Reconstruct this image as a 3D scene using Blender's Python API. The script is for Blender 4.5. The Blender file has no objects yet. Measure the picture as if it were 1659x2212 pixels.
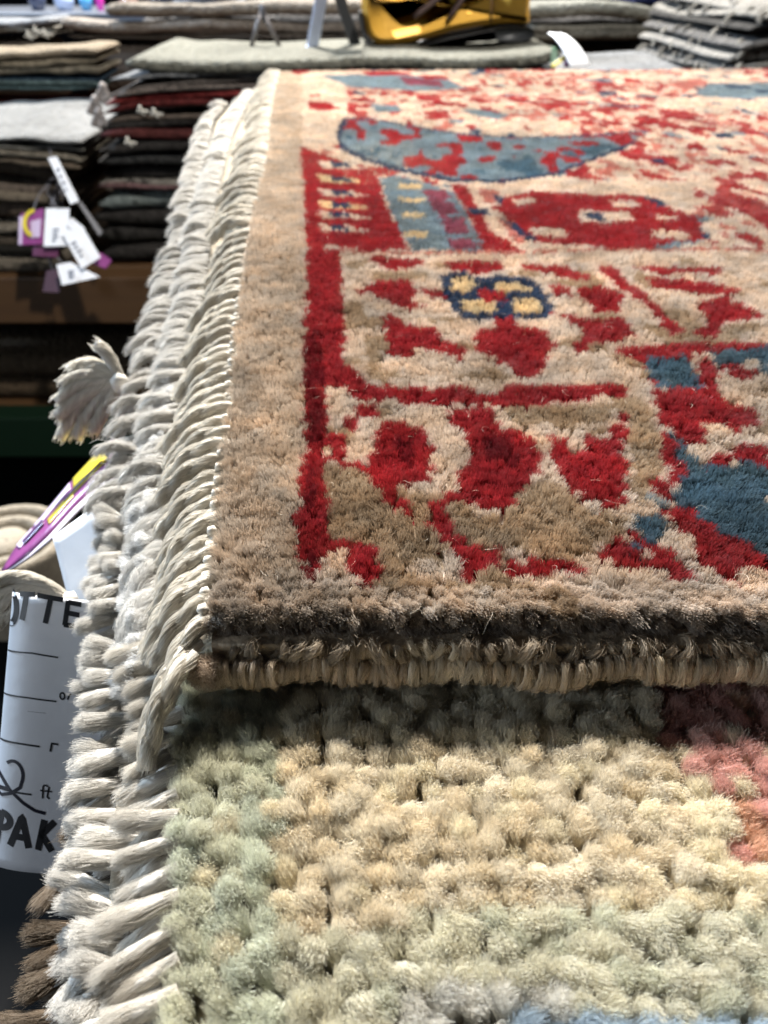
import bpy, bmesh, math, random
import numpy as np
from mathutils import Vector, Matrix

rng = np.random.default_rng(7)
random.seed(7)
S = bpy.context.scene
COL = S.collection

# ------------------------------------------------------------------ camera
FW, FH, FX = 1659.0, 2212.0, 1671.0        # photo frame used for reading positions, focal length in its pixels
CX, CY = FW / 2, FH / 2
TH = math.radians(35.4)                    # camera looks down by this much
H = 0.081                                  # eye height over the top rug
cam_d = bpy.data.cameras.new('camera')
cam = bpy.data.objects.new('camera', cam_d)
COL.objects.link(cam)
cam.location = (0, 0, H)
cam.rotation_euler = (math.pi / 2 - TH, 0, 0)
cam_d.sensor_fit = 'VERTICAL'
cam_d.sensor_height = 36.0
cam_d.lens = 36.0 * FX / FH
cam_d.clip_start = 0.003
cam_d.clip_end = 60
cam_d.dof.use_dof = True
cam_d.dof.focus_distance = 0.128
cam_d.dof.aperture_fstop = 29.0
S.camera = cam

# ------------------------------------------------------------------ world, lamps, exposure
w = bpy.data.worlds.new('World')
S.world = w
w.use_nodes = True
w.node_tree.nodes['Background'].inputs[0].default_value = (0.80, 0.86, 1.0, 1)
w.node_tree.nodes['Background'].inputs[1].default_value = 0.032


def lamp(name, loc, target, power, size, color):
    l = bpy.data.lights.new(name, 'AREA')
    l.shape = 'DISK'
    l.size = size
    l.energy = power
    l.color = color
    o = bpy.data.objects.new(name, l)
    COL.objects.link(o)
    o.location = loc
    d = Vector(target) - Vector(loc)
    o.rotation_euler = d.to_track_quat('-Z', 'Y').to_euler()
    return o


lamp('ceiling_lamp', (-0.45, 3.3, 2.75), (0, 0.15, 0), 800, 0.42, (1.0, 0.955, 0.895))
lamp('ceiling_lamp', (-2.3, 1.7, 1.35), (-0.1, 0.3, 0), 125, 0.45, (0.60, 0.78, 1.0))
lamp('side_fill', (-1.3, -0.30, 0.30), (-0.06, 0.10, -0.03), 6.5, 0.30, (0.78, 0.88, 1.0))  # added low fill from the left, brightens the curled tag
lamp('ceiling_lamp', (1.3, 3.6, 2.5), (0.3, 1.6, 0), 10, 0.35, (0.95, 0.97, 1.0))
lamp('ceiling_lamp', (-1.6, 3.4, 2.5), (-0.6, 1.5, 0), 10, 0.35, (0.92, 0.96, 1.0))

_sp = bpy.data.lights.new('background_fill_spot', 'SPOT')  # added fill spot, aimed to brighten the background and spare the near rugs
_sp.energy = 360; _sp.spot_size = math.radians(44); _sp.spot_blend = .5; _sp.shadow_soft_size = .06; _sp.color = (1.0, 0.96, 0.90)
_so = bpy.data.objects.new('background_fill_spot', _sp); COL.objects.link(_so)
_so.location = (0.75, -0.35, 2.0)
_so.rotation_euler = (Vector((0.0, 1.45, -.1)) - Vector(_so.location)).to_track_quat('-Z', 'Y').to_euler()

S.view_settings.view_transform = 'Standard'
S.view_settings.look = 'None'
S.view_settings.exposure = 0.0
S.view_settings.gamma = 1.0
S.render.engine = 'CYCLES'
S.cycles.use_denoising = True
S.cycles.max_bounces = 6
S.cycles.diffuse_bounces = 4
S.cycles.glossy_bounces = 2
S.cycles.transmission_bounces = 4
S.cycles.transparent_max_bounces = 8
S.cycles_curves.shape = 'RIBBONS'
S.cycles_curves.subdivisions = 2

# ------------------------------------------------------------------ pixel to place
c_, s_ = math.cos(TH), math.sin(TH)


def ray(px, py):
    a, b = px - CX, CY - py
    return np.array([a, FX * c_ + b * s_, -FX * s_ + b * c_])


def G(px, py, z):
    """point of the level z that the photo pixel looks at"""
    d = ray(px, py)
    t = (z - H) / d[2]
    return Vector((d[0] * t, d[1] * t, z))


def W(px, py, D):
    """point of the upright plane Y = D that the photo pixel looks at"""
    d = ray(px, py)
    t = D / d[1]
    return Vector((d[0] * t, D, H + d[2] * t))


def pix(x, y, z):
    zz = z - H
    dep = y * c_ - zz * s_
    return CX + FX * x / dep, CY - FX * (y * s_ + zz * c_) / dep


# ------------------------------------------------------------------ noise
def _hash(ix, iy, seed):
    h = (ix.astype(np.int64) * 374761393 + iy.astype(np.int64) * 668265263 + seed * 1442695041) & 0x7fffffff
    h = ((h ^ (h >> 13)) * 1274126177) & 0x7fffffff
    return ((h ^ (h >> 16)) & 0xffff) / 65535.0


def noise(x, y, seed=0):
    x = np.asarray(x, float)
    y = np.asarray(y, float)
    ix, iy = np.floor(x), np.floor(y)
    fx, fy = x - ix, y - iy
    fx, fy = fx * fx * (3 - 2 * fx), fy * fy * (3 - 2 * fy)
    a = _hash(ix, iy, seed)
    b = _hash(ix + 1, iy, seed)
    c = _hash(ix, iy + 1, seed)
    d = _hash(ix + 1, iy + 1, seed)
    return (a * (1 - fx) + b * fx) * (1 - fy) + (c * (1 - fx) + d * fx) * fy


# ------------------------------------------------------------------ scene helpers
def tag(o, label=None, cat=None, group=None, kind=None):
    if label: o['label'] = label
    if cat: o['category'] = cat
    if group: o['group'] = group
    if kind: o['kind'] = kind
    return o


def put(o, parent=None):
    COL.objects.link(o)
    if parent is not None:
        o.parent = parent
        o.matrix_parent_inverse = Matrix.Translation(-parent.location)
    return o


def thing(name, loc, label, cat, group=None):
    o = bpy.data.objects.new(name, None)
    o.empty_display_size = 0.01
    o.location = loc
    COL.objects.link(o)
    return tag(o, label, cat, group)


def mesh(name, verts, faces, mat=None, smooth=True):
    m = bpy.data.meshes.new(name)
    m.from_pydata([tuple(v) for v in verts], [], [tuple(f) for f in faces])
    if mat: m.materials.append(mat)
    if smooth: m.polygons.foreach_set('use_smooth', [True] * len(m.polygons))
    m.update()
    return m


def obj(name, data, parent=None, mat=None, loc=None):
    o = bpy.data.objects.new(name, data)
    if loc is not None: o.location = loc
    return put(o, parent)


def curves(name, pts, rad, mat, col=None):
    """pts (N,K,3), rad (K,) or (N,K), col (N,3)"""
    N, K = pts.shape[:2]
    c = bpy.data.hair_curves.new(name)
    c.add_curves([K] * N)
    c.attributes['position'].data.foreach_set('vector', np.ascontiguousarray(pts, np.float32).ravel())
    ra = c.attributes.get('radius') or c.attributes.new('radius', 'FLOAT', 'POINT')
    rad = np.broadcast_to(np.asarray(rad, np.float32), (N, K)).ravel()
    ra.data.foreach_set('value', np.ascontiguousarray(rad))
    if col is not None:
        ca = c.attributes.new('col', 'FLOAT_COLOR', 'CURVE')
        ca.data.foreach_set('color', np.concatenate([col, np.ones((N, 1))], 1).astype(np.float32).ravel())
    c.materials.append(mat)
    return c


# ------------------------------------------------------------------ materials
def nmat(name):
    m = bpy.data.materials.new(name)
    m.use_nodes = True
    nt = m.node_tree
    nt.nodes.clear()
    out = nt.nodes.new('ShaderNodeOutputMaterial')
    return m, nt, out


def wool(name, src, transl=0.35, gloss=0.09, vary=0.35):
    """fibre material: diffuse and translucent, colour from the object or an attribute, each fibre a bit different"""
    m, nt, out = nmat(name)
    N, L = nt.nodes, nt.links
    if src == 'obj':
        c = N.new('ShaderNodeObjectInfo').outputs['Color']
    elif src == 'attr':
        a = N.new('ShaderNodeAttribute'); a.attribute_name = 'col'
        c = a.outputs['Color']
    else:
        r = N.new('ShaderNodeRGB'); r.outputs[0].default_value = (*src, 1)
        c = r.outputs[0]
    hi = N.new('ShaderNodeHairInfo')
    mr = N.new('ShaderNodeMapRange')
    mr.inputs['To Min'].default_value = 1 - vary
    mr.inputs['To Max'].default_value = 1 + vary
    L.new(hi.outputs['Random'], mr.inputs['Value'])
    mul = N.new('ShaderNodeVectorMath'); mul.operation = 'MULTIPLY'
    L.new(c, mul.inputs[0])
    L.new(mr.outputs[0], mul.inputs[1])
    d = N.new('ShaderNodeBsdfDiffuse')
    t = N.new('ShaderNodeBsdfTranslucent')
    g = N.new('ShaderNodeBsdfGlossy'); g.inputs['Roughness'].default_value = 0.42
    g.inputs['Color'].default_value = (0.9, 0.85, 0.75, 1)
    L.new(mul.outputs[0], d.inputs['Color'])
    L.new(mul.outputs[0], t.inputs['Color'])
    m1 = N.new('ShaderNodeMixShader'); m1.inputs[0].default_value = transl
    L.new(d.outputs[0], m1.inputs[1]); L.new(t.outputs[0], m1.inputs[2])
    m2 = N.new('ShaderNodeMixShader'); m2.inputs[0].default_value = gloss
    L.new(m1.outputs[0], m2.inputs[1]); L.new(g.outputs[0], m2.inputs[2])
    L.new(m2.outputs[0], out.inputs[0])
    return m


def fabric(name, col, scale=600, bump=0.4, var=0.25, col2=None, dist=0.001, rough=0.95, src=None):
    """woven or pile cloth: mottled colour with a fine bump"""
    m, nt, out = nmat(name)
    N, L = nt.nodes, nt.links
    p = N.new('ShaderNodeBsdfPrincipled')
    p.inputs['Roughness'].default_value = rough
    p.inputs['Specular IOR Level'].default_value = 0.15
    p.inputs['Sheen Weight'].default_value = 0.1
    tc = N.new('ShaderNodeTexCoord')
    n1 = N.new('ShaderNodeTexNoise'); n1.inputs['Scale'].default_value = scale
    n1.inputs['Detail'].default_value = 4
    n2 = N.new('ShaderNodeTexNoise'); n2.inputs['Scale'].default_value = scale * 0.07
    n2.inputs['Detail'].default_value = 3
    L.new(tc.outputs['Object'], n1.inputs['Vector']); L.new(tc.outputs['Object'], n2.inputs['Vector'])
    mx = N.new('ShaderNodeMix'); mx.data_type = 'RGBA'
    if col2 is None: col2 = tuple(c * (1 - var * 1.6) for c in col)
    if src == 'obj':
        oi = N.new('ShaderNodeObjectInfo')
        L.new(oi.outputs['Color'], mx.inputs['A'])
        v = N.new('ShaderNodeVectorMath'); v.operation = 'SCALE'; v.inputs['Scale'].default_value = 1 - var
        L.new(oi.outputs['Color'], v.inputs[0]); L.new(v.outputs[0], mx.inputs['B'])
    elif src == 'attr':
        oi = N.new('ShaderNodeAttribute'); oi.attribute_name = 'col'
        L.new(oi.outputs['Color'], mx.inputs['A'])
        v = N.new('ShaderNodeVectorMath'); v.operation = 'SCALE'; v.inputs['Scale'].default_value = 1 - var
        L.new(oi.outputs['Color'], v.inputs[0]); L.new(v.outputs[0], mx.inputs['B'])
    else:
        mx.inputs['A'].default_value = (*col, 1)
        mx.inputs['B'].default_value = (*col2, 1)
    ad = N.new('ShaderNodeMath'); ad.operation = 'MULTIPLY_ADD'
    ad.inputs[1].default_value = 2.2; ad.inputs[2].default_value = -0.6
    av = N.new('ShaderNodeMath'); av.operation = 'MULTIPLY_ADD'
    av.inputs[1].default_value = 0.5
    hf = N.new('ShaderNodeMath'); hf.operation = 'MULTIPLY'; hf.inputs[1].default_value = 0.5
    L.new(n2.outputs[0], hf.inputs[0])
    L.new(n1.outputs[0], av.inputs[0]); L.new(hf.outputs[0], av.inputs[2])
    L.new(av.outputs[0], ad.inputs[0])
    L.new(ad.outputs[0], mx.inputs['Factor'])
    L.new(mx.outputs['Result'], p.inputs['Base Color'])
    b = N.new('ShaderNodeBump'); b.inputs['Strength'].default_value = bump; b.inputs['Distance'].default_value = dist
    L.new(n1.outputs[0], b.inputs['Height']); L.new(b.outputs[0], p.inputs['Normal'])
    L.new(p.outputs[0], out.inputs[0])
    return m


def plain(name, col, rough=0.5, metal=0.0, spec=0.5, bump=0, scale=50, coat=0, sss=0):
    m, nt, out = nmat(name)
    N, L = nt.nodes, nt.links
    p = N.new('ShaderNodeBsdfPrincipled')
    p.inputs['Base Color'].default_value = (*col, 1)
    p.inputs['Roughness'].default_value = rough
    p.inputs['Metallic'].default_value = metal
    p.inputs['Specular IOR Level'].default_value = spec
    p.inputs['Coat Weight'].default_value = coat
    tc = N.new('ShaderNodeTexCoord')
    n1 = N.new('ShaderNodeTexNoise'); n1.inputs['Scale'].default_value = scale; n1.inputs['Detail'].default_value = 5
    L.new(tc.outputs['Object'], n1.inputs['Vector'])
    mx = N.new('ShaderNodeMix'); mx.data_type = 'RGBA'
    mx.inputs['A'].default_value = (*[c * 0.88 for c in col], 1)
    mx.inputs['B'].default_value = (*[min(1, c * 1.08) for c in col], 1)
    L.new(n1.outputs[0], mx.inputs['Factor']); L.new(mx.outputs['Result'], p.inputs['Base Color'])
    if bump:
        b = N.new('ShaderNodeBump'); b.inputs['Strength'].default_value = bump; b.inputs['Distance'].default_value = 0.002
        L.new(n1.outputs[0], b.inputs['Height']); L.new(b.outputs[0], p.inputs['Normal'])
    L.new(p.outputs[0], out.inputs[0])
    return m


def woodmat(name, a, b):
    m, nt, out = nmat(name)
    N, L = nt.nodes, nt.links
    p = N.new('ShaderNodeBsdfPrincipled'); p.inputs['Roughness'].default_value = 0.6
    tc = N.new('ShaderNodeTexCoord')
    mp = N.new('ShaderNodeMapping'); mp.inputs['Scale'].default_value = (2, 40, 40)
    n = N.new('ShaderNodeTexNoise'); n.inputs['Scale'].default_value = 3; n.inputs['Detail'].default_value = 6
    L.new(tc.outputs['Object'], mp.inputs[0]); L.new(mp.outputs[0], n.inputs['Vector'])
    mx = N.new('ShaderNodeMix'); mx.data_type = 'RGBA'
    mx.inputs['A'].default_value = (*a, 1); mx.inputs['B'].default_value = (*b, 1)
    L.new(n.outputs[0], mx.inputs['Factor']); L.new(mx.outputs['Result'], p.inputs['Base Color'])
    L.new(p.outputs[0], out.inputs[0])
    return m


WOOL_O = wool('wool_fibre_object_colour', 'obj', gloss=0.05, transl=.22, vary=.28)
WOOL_A = wool('wool_fibre_own_colour', 'attr', transl=.18, vary=.28, gloss=.14)
FAB_O = fabric('wool_object_colour', (1, 1, 1), src='obj', scale=1500, bump=0.6, dist=0.0003)
FAB_A = fabric('wool_own_colour', (1, 1, 1), src='attr', scale=1800, bump=0.5, dist=0.0004)
COTTON = wool('cotton_fibre', 'obj', transl=0.25, vary=0.12, gloss=0.012)
COTTON_F = fabric('cotton_core', (1, 1, 1), src='obj', scale=2500, bump=0.4, dist=0.0002, var=0.15)

# ================================================================== SETTING
def box(name, x0, x1, y0, y1, z0, z1, mat, parent=None, bev=0.0):
    bm = bmesh.new()
    bmesh.ops.create_cube(bm, size=1)
    for v in bm.verts:
        v.co = Vector((x0 + (v.co.x + .5) * (x1 - x0), y0 + (v.co.y + .5) * (y1 - y0), z0 + (v.co.z + .5) * (z1 - z0)))
    if bev:
        bmesh.ops.bevel(bm, geom=bm.edges[:], offset=bev, segments=2, affect='EDGES', profile=0.5)
    m = bpy.data.meshes.new(name)
    bm.to_mesh(m); bm.free()
    m.materials.append(mat)
    return obj(name, m, parent)


FLOOR_Z = -0.95
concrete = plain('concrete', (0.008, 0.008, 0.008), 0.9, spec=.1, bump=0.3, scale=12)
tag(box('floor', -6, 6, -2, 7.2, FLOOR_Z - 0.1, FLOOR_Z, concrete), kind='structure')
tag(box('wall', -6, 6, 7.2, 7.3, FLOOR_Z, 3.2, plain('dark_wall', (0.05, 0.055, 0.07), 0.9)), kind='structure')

PINE = woodmat('pine_board', (0.075, 0.036, 0.011), (0.045, 0.021, 0.007))
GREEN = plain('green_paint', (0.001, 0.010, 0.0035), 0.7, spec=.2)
STEEL = plain('grey_steel', (0.3, 0.31, 0.33), 0.4, 0.8)

# two shelf bays: far one holds the stacks behind, near one the rugs in front
def shelf(label, x0, x1, y0, y1, zt, beam_h, lower):
    t = thing('storage_rack', ((x0 + x1) / 2, (y0 + y1) / 2, FLOOR_Z), label, 'shelf rack')
    box('front_beam', x0, x1, y0, y0 + 0.045, zt - beam_h, zt, PINE, t, 0.003)
    box('back_beam', x0, x1, y1 - 0.045, y1, zt - beam_h, zt, PINE, t, 0.003)
    n = int((y1 - y0 - 0.1) / 0.13)
    for k in range(n):
        ya = y0 + 0.05 + k * (y1 - y0 - 0.1) / n
        box('deck_board', x0 + .01, x1 - .01, ya + .004, ya + (y1 - y0 - 0.1) / n - .004, zt - 0.022, zt - 0.002, PINE, t, 0.002)
    if lower:
        box('lower_beam', x0, x1, y0 + .004, y0 + 0.05, lower[1], lower[0], GREEN, t, 0.003)
        box('lower_deck', x0, x1, y0 + .052, y1, lower[1] + .01, lower[0] - .01, PINE, t, 0.002)
    for xx in (x0 - 0.06, x1 + 0.001):
        for yy in (y0, y1 - 0.06):
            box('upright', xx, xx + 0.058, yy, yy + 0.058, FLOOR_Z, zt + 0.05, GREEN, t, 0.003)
    return t


DM = 1.15
zt = W(300, 570, DM).z
shelf('long pine shelf rack with green lower beam under the far rug stacks', -1.3, 1.6, DM - 0.06, DM + 1.55, zt,
      zt - W(300, 668, DM).z, (W(300, 868, DM).z, W(300, 952, DM).z))
shelf('pine shelf rack carrying the near stack of fringed rugs', -0.045, 0.75, 0.012, 0.80, -0.22, 0.06, None)

# ================================================================== TOP RUG (red and cream, patterned)
P = {}
P['tan'] = (0.49, 0.41, 0.33)
P['cream'] = (0.575, 0.485, 0.40)
P['olive'] = (0.38, 0.29, 0.20)
P['red'] = (0.325, 0.023, 0.031)
P['dark'] = (0.16, 0.008, 0.015)
P['pink'] = (0.46, 0.19, 0.155)
P['blue'] = (0.085, 0.150, 0.195)
P['slate'] = (0.20, 0.255, 0.285)
P['navy'] = (0.028, 0.055, 0.11)
P['sand'] = (0.60, 0.48, 0.30)
P['rose'] = (0.37, 0.075, 0.07)  # paler red for the far field, washed-out sheen put into the colour
P['plum'] = (0.26, 0.075, 0.11)
KEYS = list(P)
PAL = np.array([P[k] for k in KEYS])
SH = []          # (colour, polygon in photo-frame pixels)


def z5(c, *pp): SH.append((c, [(548.6 + .6693 * x, 713.2 + .6693 * y) for x, y in pp]))
def z4(c, *pp): SH.append((c, [(548.6 + .6693 * x, 274.3 + .6693 * y) for x, y in pp]))
def fr(c, *pp): SH.append((c, list(pp)))


# --- far bands
fr('slate', (690, 160), (840, 158), (960, 165), (1010, 185), (900, 196), (760, 190))
fr('red', (625, 145), (670, 148), (665, 153), (640, 157)); fr('red', (780, 150), (860, 150), (900, 160), (800, 162))
fr('plum', (860, 165), (950, 170), (960, 185), (880, 183)); fr('red', (900, 158), (960, 160), (970, 168), (920, 168))
fr('red', (665, 222), (700, 222), (735, 236), (700, 243), (670, 238)); fr('red', (755, 212), (815, 216), (800, 222), (760, 219))
fr('red', (670, 205), (690, 204), (692, 210), (672, 211))
fr('navy', (1290, 195), (1330, 196), (1335, 203), (1300, 203)); fr('navy', (760, 198), (790, 200), (785, 206), (765, 205))
fr('slate', (1530, 180), (1600, 178), (1700, 178), (1700, 210), (1560, 212), (1500, 205))
fr('navy', (1560, 182), (1620, 184), (1620, 190), (1570, 189)); fr('navy', (1630, 192), (1659, 193), (1659, 198), (1635, 198))
fr('pink', (1440, 185), (1500, 170), (1530, 176), (1480, 200))
fr('slate', (1000, 238), (1040, 240), (1100, 252), (1080, 262), (1020, 252))
fr('slate', (800, 225), (860, 228), (870, 240), (815, 243))
# --- crescent
CRES = [(735, 292), (748, 258), (800, 258), (900, 272), (1000, 288), (1100, 299), (1200, 304), (1300, 299), (1398, 288),
        (1352, 318), (1272, 350), (1200, 376), (1100, 386), (980, 378), (860, 346), (790, 324), (745, 304)]
fr('navy', *[(x + (-9 if i in (0, 1, 2, 14, 15, 16) else 0), y + (7 if i > 8 else -3)) for i, (x, y) in enumerate(CRES)])
fr('slate', *CRES)
fr('blue', (1210, 330), (1290, 318), (1330, 320), (1280, 345), (1230, 352))
# --- red corner block with its ladder of cream and navy, slate strip, big red flower
z4('red', (150, 50), (390, 120), (430, 250), (500, 395), (360, 398), (240, 380), (200, 400), (175, 400))
for yy in (102, 150, 200, 246, 282, 328):
    z4('sand' if yy in (150, 246) else 'cream', (205, yy - 14), (310, yy - 9), (350 + yy * .1, yy + 11), (222, yy + 12))
    z4('navy', (248, yy - 12), (305, yy - 7), (318, yy + 10), (286, yy + 4), (256, yy + 9))
z4('slate', (405, 138), (460, 133), (620, 190), (650, 210), (745, 402), (515, 392), (470, 330), (430, 220))
z4('plum', (545, 185), (620, 195), (690, 330), (715, 395), (640, 395), (605, 300), (565, 235))
for yy in (175, 225, 280, 345):
    z4('sand', (445 + yy * .1, yy - 9), (520 + yy * .12, yy - 3), (515 + yy * .12, yy + 11), (455 + yy * .1, yy + 9))
    z4('slate', (590 + yy * .1, yy - 2), (640 + yy * .2, yy + 3), (640 + yy * .2, yy + 14), (600 + yy * .1, yy + 14))
z4('red', (635, 172), (685, 178), (760, 330), (860, 402), (745, 408), (700, 300))
z4('pink', (790, 290), (850, 310), (880, 370), (840, 380)); z4('pink', (720, 190), (790, 200), (790, 240), (740, 240))
z4('red', (770, 262), (812, 222), (900, 212), (990, 218), (1100, 228), (1200, 226), (1290, 238), (1330, 270), (1400, 290), (1485, 300),
   (1420, 330), (1470, 372), (1380, 377), (1300, 388), (1270, 404), (1180, 404), (1050, 384), (890, 374), (860, 320))
for q in (((830, 232), (905, 233), (915, 252), (840, 252)), ((890, 328), (1005, 333), (1005, 362), (900, 352)),
          ((1150, 243), (1235, 248), (1245, 267), (1160, 264)), ((1275, 333), (1405, 350), (1395, 371), (1290, 362)),
          ((1040, 276), (1205, 281), (1225, 309), (1055, 313)), ((1290, 290), (1360, 296), (1365, 308), (1300, 306))):
    z4('cream', *q)
for q in (((1055, 282), (1120, 284), (1138, 307), (1085, 303)), ((690, 258), (752, 263), (752, 287), (700, 282)),
          ((800, 298), (852, 313), (905, 368), (878, 367), (828, 325)), ((765, 210), (802, 223), (804, 250), (783, 247)),
          ((1250, 230), (1312, 244), (1335, 270), (1300, 264)), ((1440, 328), (1480, 374), (1450, 367))):
    z4('navy', *q)
z4('slate', (1290, 387), (1400, 373), (1470, 373), (1310, 403)); z4('slate', (1425, 298), (1500, 299), (1440, 313))
z4('navy', (1270, 108), (1310, 108), (1330, 128), (1285, 125)); z4('navy', (1475, 14), (1530, 14), (1555, 28), (1490, 26))
# --- middle field
z4('pink', (230, 396), (860, 401), (1659, 396), (1659, 402), (860, 409), (235, 404))
z4('red', (380, 410), (470, 418), (560, 430), (520, 450), (430, 456), (370, 425))
z4('red', (610, 430), (780, 428), (805, 450), (760, 472), (640, 462)); z4('red', (850, 440), (1000, 448), (1085, 490), (1060, 502), (960, 472), (870, 457))
z4('red', (1108, 448), (1162, 453), (1220, 515), (1292, 558), (1345, 620), (1395, 667), (1340, 674), (1288, 595), (1180, 522), (1120, 467))
z4('red', (1200, 448), (1500, 458), (1500, 482), (1300, 472)); z4('red', (1255, 488), (1450, 498), (1565, 530), (1520, 548), (1380, 533), (1280, 517))
z4('red', (1430, 562), (1530, 552), (1635, 610), (1600, 633), (1520, 628), (1480, 684), (1425, 674), (1470, 620), (1430, 592))
z4('red', (325, 520), (400, 487), (500, 487), (525, 530), (500, 550), (550, 572), (480, 578), (380, 532)); z4('red', (525, 517), (620, 523), (645, 542), (560, 543))
z4('navy', (598, 478), (680, 464), (740, 486), (800, 476), (872, 484), (935, 518), (966, 582), (932, 610), (680, 613), (648, 587), (616, 540))
for q in (((632, 488), (700, 484), (724, 505), (694, 531), (642, 521)), ((775, 498), (862, 498), (905, 531), (788, 527)),
          ((662, 549), (760, 549), (792, 589), (682, 588)), ((828, 549), (912, 549), (932, 594), (850, 594))):
    z4('sand', *q)
z4('red', (715, 518), (800, 528), (822, 562), (738, 553))
z4('red', (958, 513), (1012, 518), (1022, 547), (968, 542)); z4('red', (1030, 518), (1100, 513), (1195, 540), (1172, 594), (1108, 592), (1058, 552))
z4('red', (412, 600), (440, 593), (512, 630), (590, 638), (602, 670), (674, 700), (672, 738), (590, 717), (522, 690), (512, 738), (438, 717), (418, 640))
z4('red', (788, 598), (842, 608), (852, 640), (900, 643), (954, 648), (974, 710), (942, 720), (944, 770), (882, 804), (838, 772), (778, 752), (770, 730), (718, 722), (712, 643), (770, 643))
z4('red', (945, 593), (1060, 608), (1120, 623), (1182, 608), (1235, 672), (1180, 682), (1082, 702), (1060, 734), (1038, 700), (1070, 640))
# --- left stripe
z4('red', (172, 395), (278, 395), (292, 700), (292, 822), (162, 822)); z4('dark', (175, 640), (235, 660), (240, 760), (170, 770))
# --- near field
z5('olive', (225, 415), (335, 435), (440, 520), (565, 620), (628, 690), (600, 725), (480, 700), (300, 655), (228, 560))
z5('olive', (790, 600), (860, 478), (962, 478), (1090, 560), (1204, 580), (1180, 640), (1100, 692), (1000, 722), (820, 682))
z5('olive', (1205, 250), (1290, 260), (1330, 400), (1290, 480), (1215, 560), (1215, 420))
z5('olive', (800, 230), (1150, 235), (1140, 290), (1000, 300), (830, 290)); z5('olive', (360, 0), (410, 0), (410, 110), (370, 130))
z5('red', (165, 0), (292, 0), (285, 90), (395, 165), (400, 212), (330, 198), (238, 108), (228, 120), (234, 300), (228, 372), (238, 560), (226, 668), (216, 802), (166, 822), (146, 660), (108, 592), (150, 578), (160, 372))
z5('dark', (166, 0), (225, 20), (218, 180), (226, 330), (175, 350), (168, 150)); z5('dark', (165, 410), (205, 420), (200, 560), (168, 560)); z5('dark', (160, 700), (200, 705), (205, 800), (165, 815))
z5('red', (385, 163), (480, 163), (560, 173), (700, 176), (760, 198), (830, 168), (1198, 163), (1204, 207), (900, 230), (770, 228), (480, 224), (390, 202))
z5('red', (328, 213), (387, 223), (387, 266), (333, 252)); z5('red', (283, 260), (332, 260), (330, 300), (283, 297))
z5('red', (233, 308), (287, 328), (300, 398), (378, 418), (398, 300), (440, 268), (532, 288), (584, 360), (564, 472), (482, 482), (462, 522), (502, 545), (528, 574), (478, 574), (418, 512), (368, 452), (298, 424), (238, 392))
z5('red', (622, 238), (772, 243), (784, 298), (852, 308), (882, 328), (922, 333), (934, 442), (884, 472), (834, 554), (648, 544), (658, 428), (698, 400), (688, 332), (628, 262))
z5('dark', (738, 328), (832, 328), (844, 422), (758, 402)); z5('dark', (1050, 400), (1130, 400), (1120, 450), (1060, 440)); z5('dark', (455, 330), (510, 335), (520, 400), (470, 400))
z5('red', (607, 498), (673, 503), (673, 544), (609, 544))
z5('red', (952, 328), (1000, 338), (1030, 378), (1060, 373), (1065, 328), (1172, 333), (1206, 430), (1174, 554), (1088, 544), (1018, 504), (962, 432))
z5('red', (1138, 288), (1202, 288), (1214, 344), (1148, 333)); z5('red', (1178, 258), (1224, 263), (1218, 293), (1178, 287))
z5('red', (568, 526), (602, 538), (628, 598), (652, 638), (692, 678), (794, 683), (794, 733), (742, 753), (742, 804), (688, 804), (668, 722), (598, 662), (552, 602))
z5('red', (806, 716), (864, 716), (864, 779), (811, 774)); z5('red', (878, 716), (1062, 732), (1069, 774), (878, 774))
z5('red', (213, 666), (404, 661), (404, 804), (328, 809), (322, 732), (288, 703), (213, 709))
# right hand motif
z5('red', (1172, 47), (1659, 42), (1659, 72), (1412, 77), (1432, 152), (1442, 178), (1288, 183), (1248, 92), (1178, 72))
z5('blue', (1258, 85), (1387, 80), (1442, 162), (1430, 177), (1290, 177))
z5('red', (1425, 72), (1482, 98), (1504, 192), (1440, 194))
z5('blue', (1462, 70), (1659, 58), (1659, 142), (1630, 137), (1620, 100), (1488, 107))
z5('red', (1500, 106), (1562, 108), (1562, 118), (1622, 128), (1622, 165), (1558, 155), (1510, 124))
z5('red', (1288, 188), (1482, 173), (1544, 230), (1614, 258), (1614, 314), (1560, 319), (1520, 293), (1440, 293), (1452, 322), (1442, 364), (1378, 354), (1348, 312), (1308, 282))
z5('blue', (1328, 308), (1372, 338), (1392, 378), (1462, 428), (1562, 418), (1582, 398), (1659, 428), (1659, 704), (1620, 694), (1588, 664), (1498, 644), (1438, 594), (1398, 564), (1368, 522), (1380, 442))
z5('red', (1298, 298), (1352, 338), (1384, 430), (1362, 484), (1318, 402)); z5('red', (1538, 348), (1620, 358), (1659, 378), (1659, 430), (1600, 408), (1548, 393))
z5('red', (1468, 388), (1542, 388), (1548, 432), (1478, 428), (1438, 402)); z5('red', (1288, 468), (1352, 468), (1364, 534), (1298, 524))
z5('slate', (1248, 508), (1322, 538), (1364, 552), (1300, 574)); 
z5('red', (1318, 568), (1422, 562), (1442, 598), (1492, 608), (1504, 648), (1592, 658), (1614, 700), (1659, 708), (1659, 764), (1600, 724), (1560, 784), (1498, 732), (1428, 692), (1438, 640), (1368, 632))
z5('red', (1112, 700), (1180, 656), (1222, 690), (1294, 718), (1304, 742), (1250, 759), (1178, 742)); z5('red', (1178, 616), (1242, 628), (1292, 668), (1404, 738), (1414, 794), (1358, 782), (1288, 722), (1258, 670))
z5('red', (1428, 678), (1502, 718), (1584, 770), (1560, 804), (1498, 772), (1428, 702))
z5('blue', (1222, 578), (1324, 578), (1324, 642), (1290, 664), (1238, 622)); z5('blue', (1198, 663), (1262, 668), (1284, 708), (1228, 703))
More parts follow.
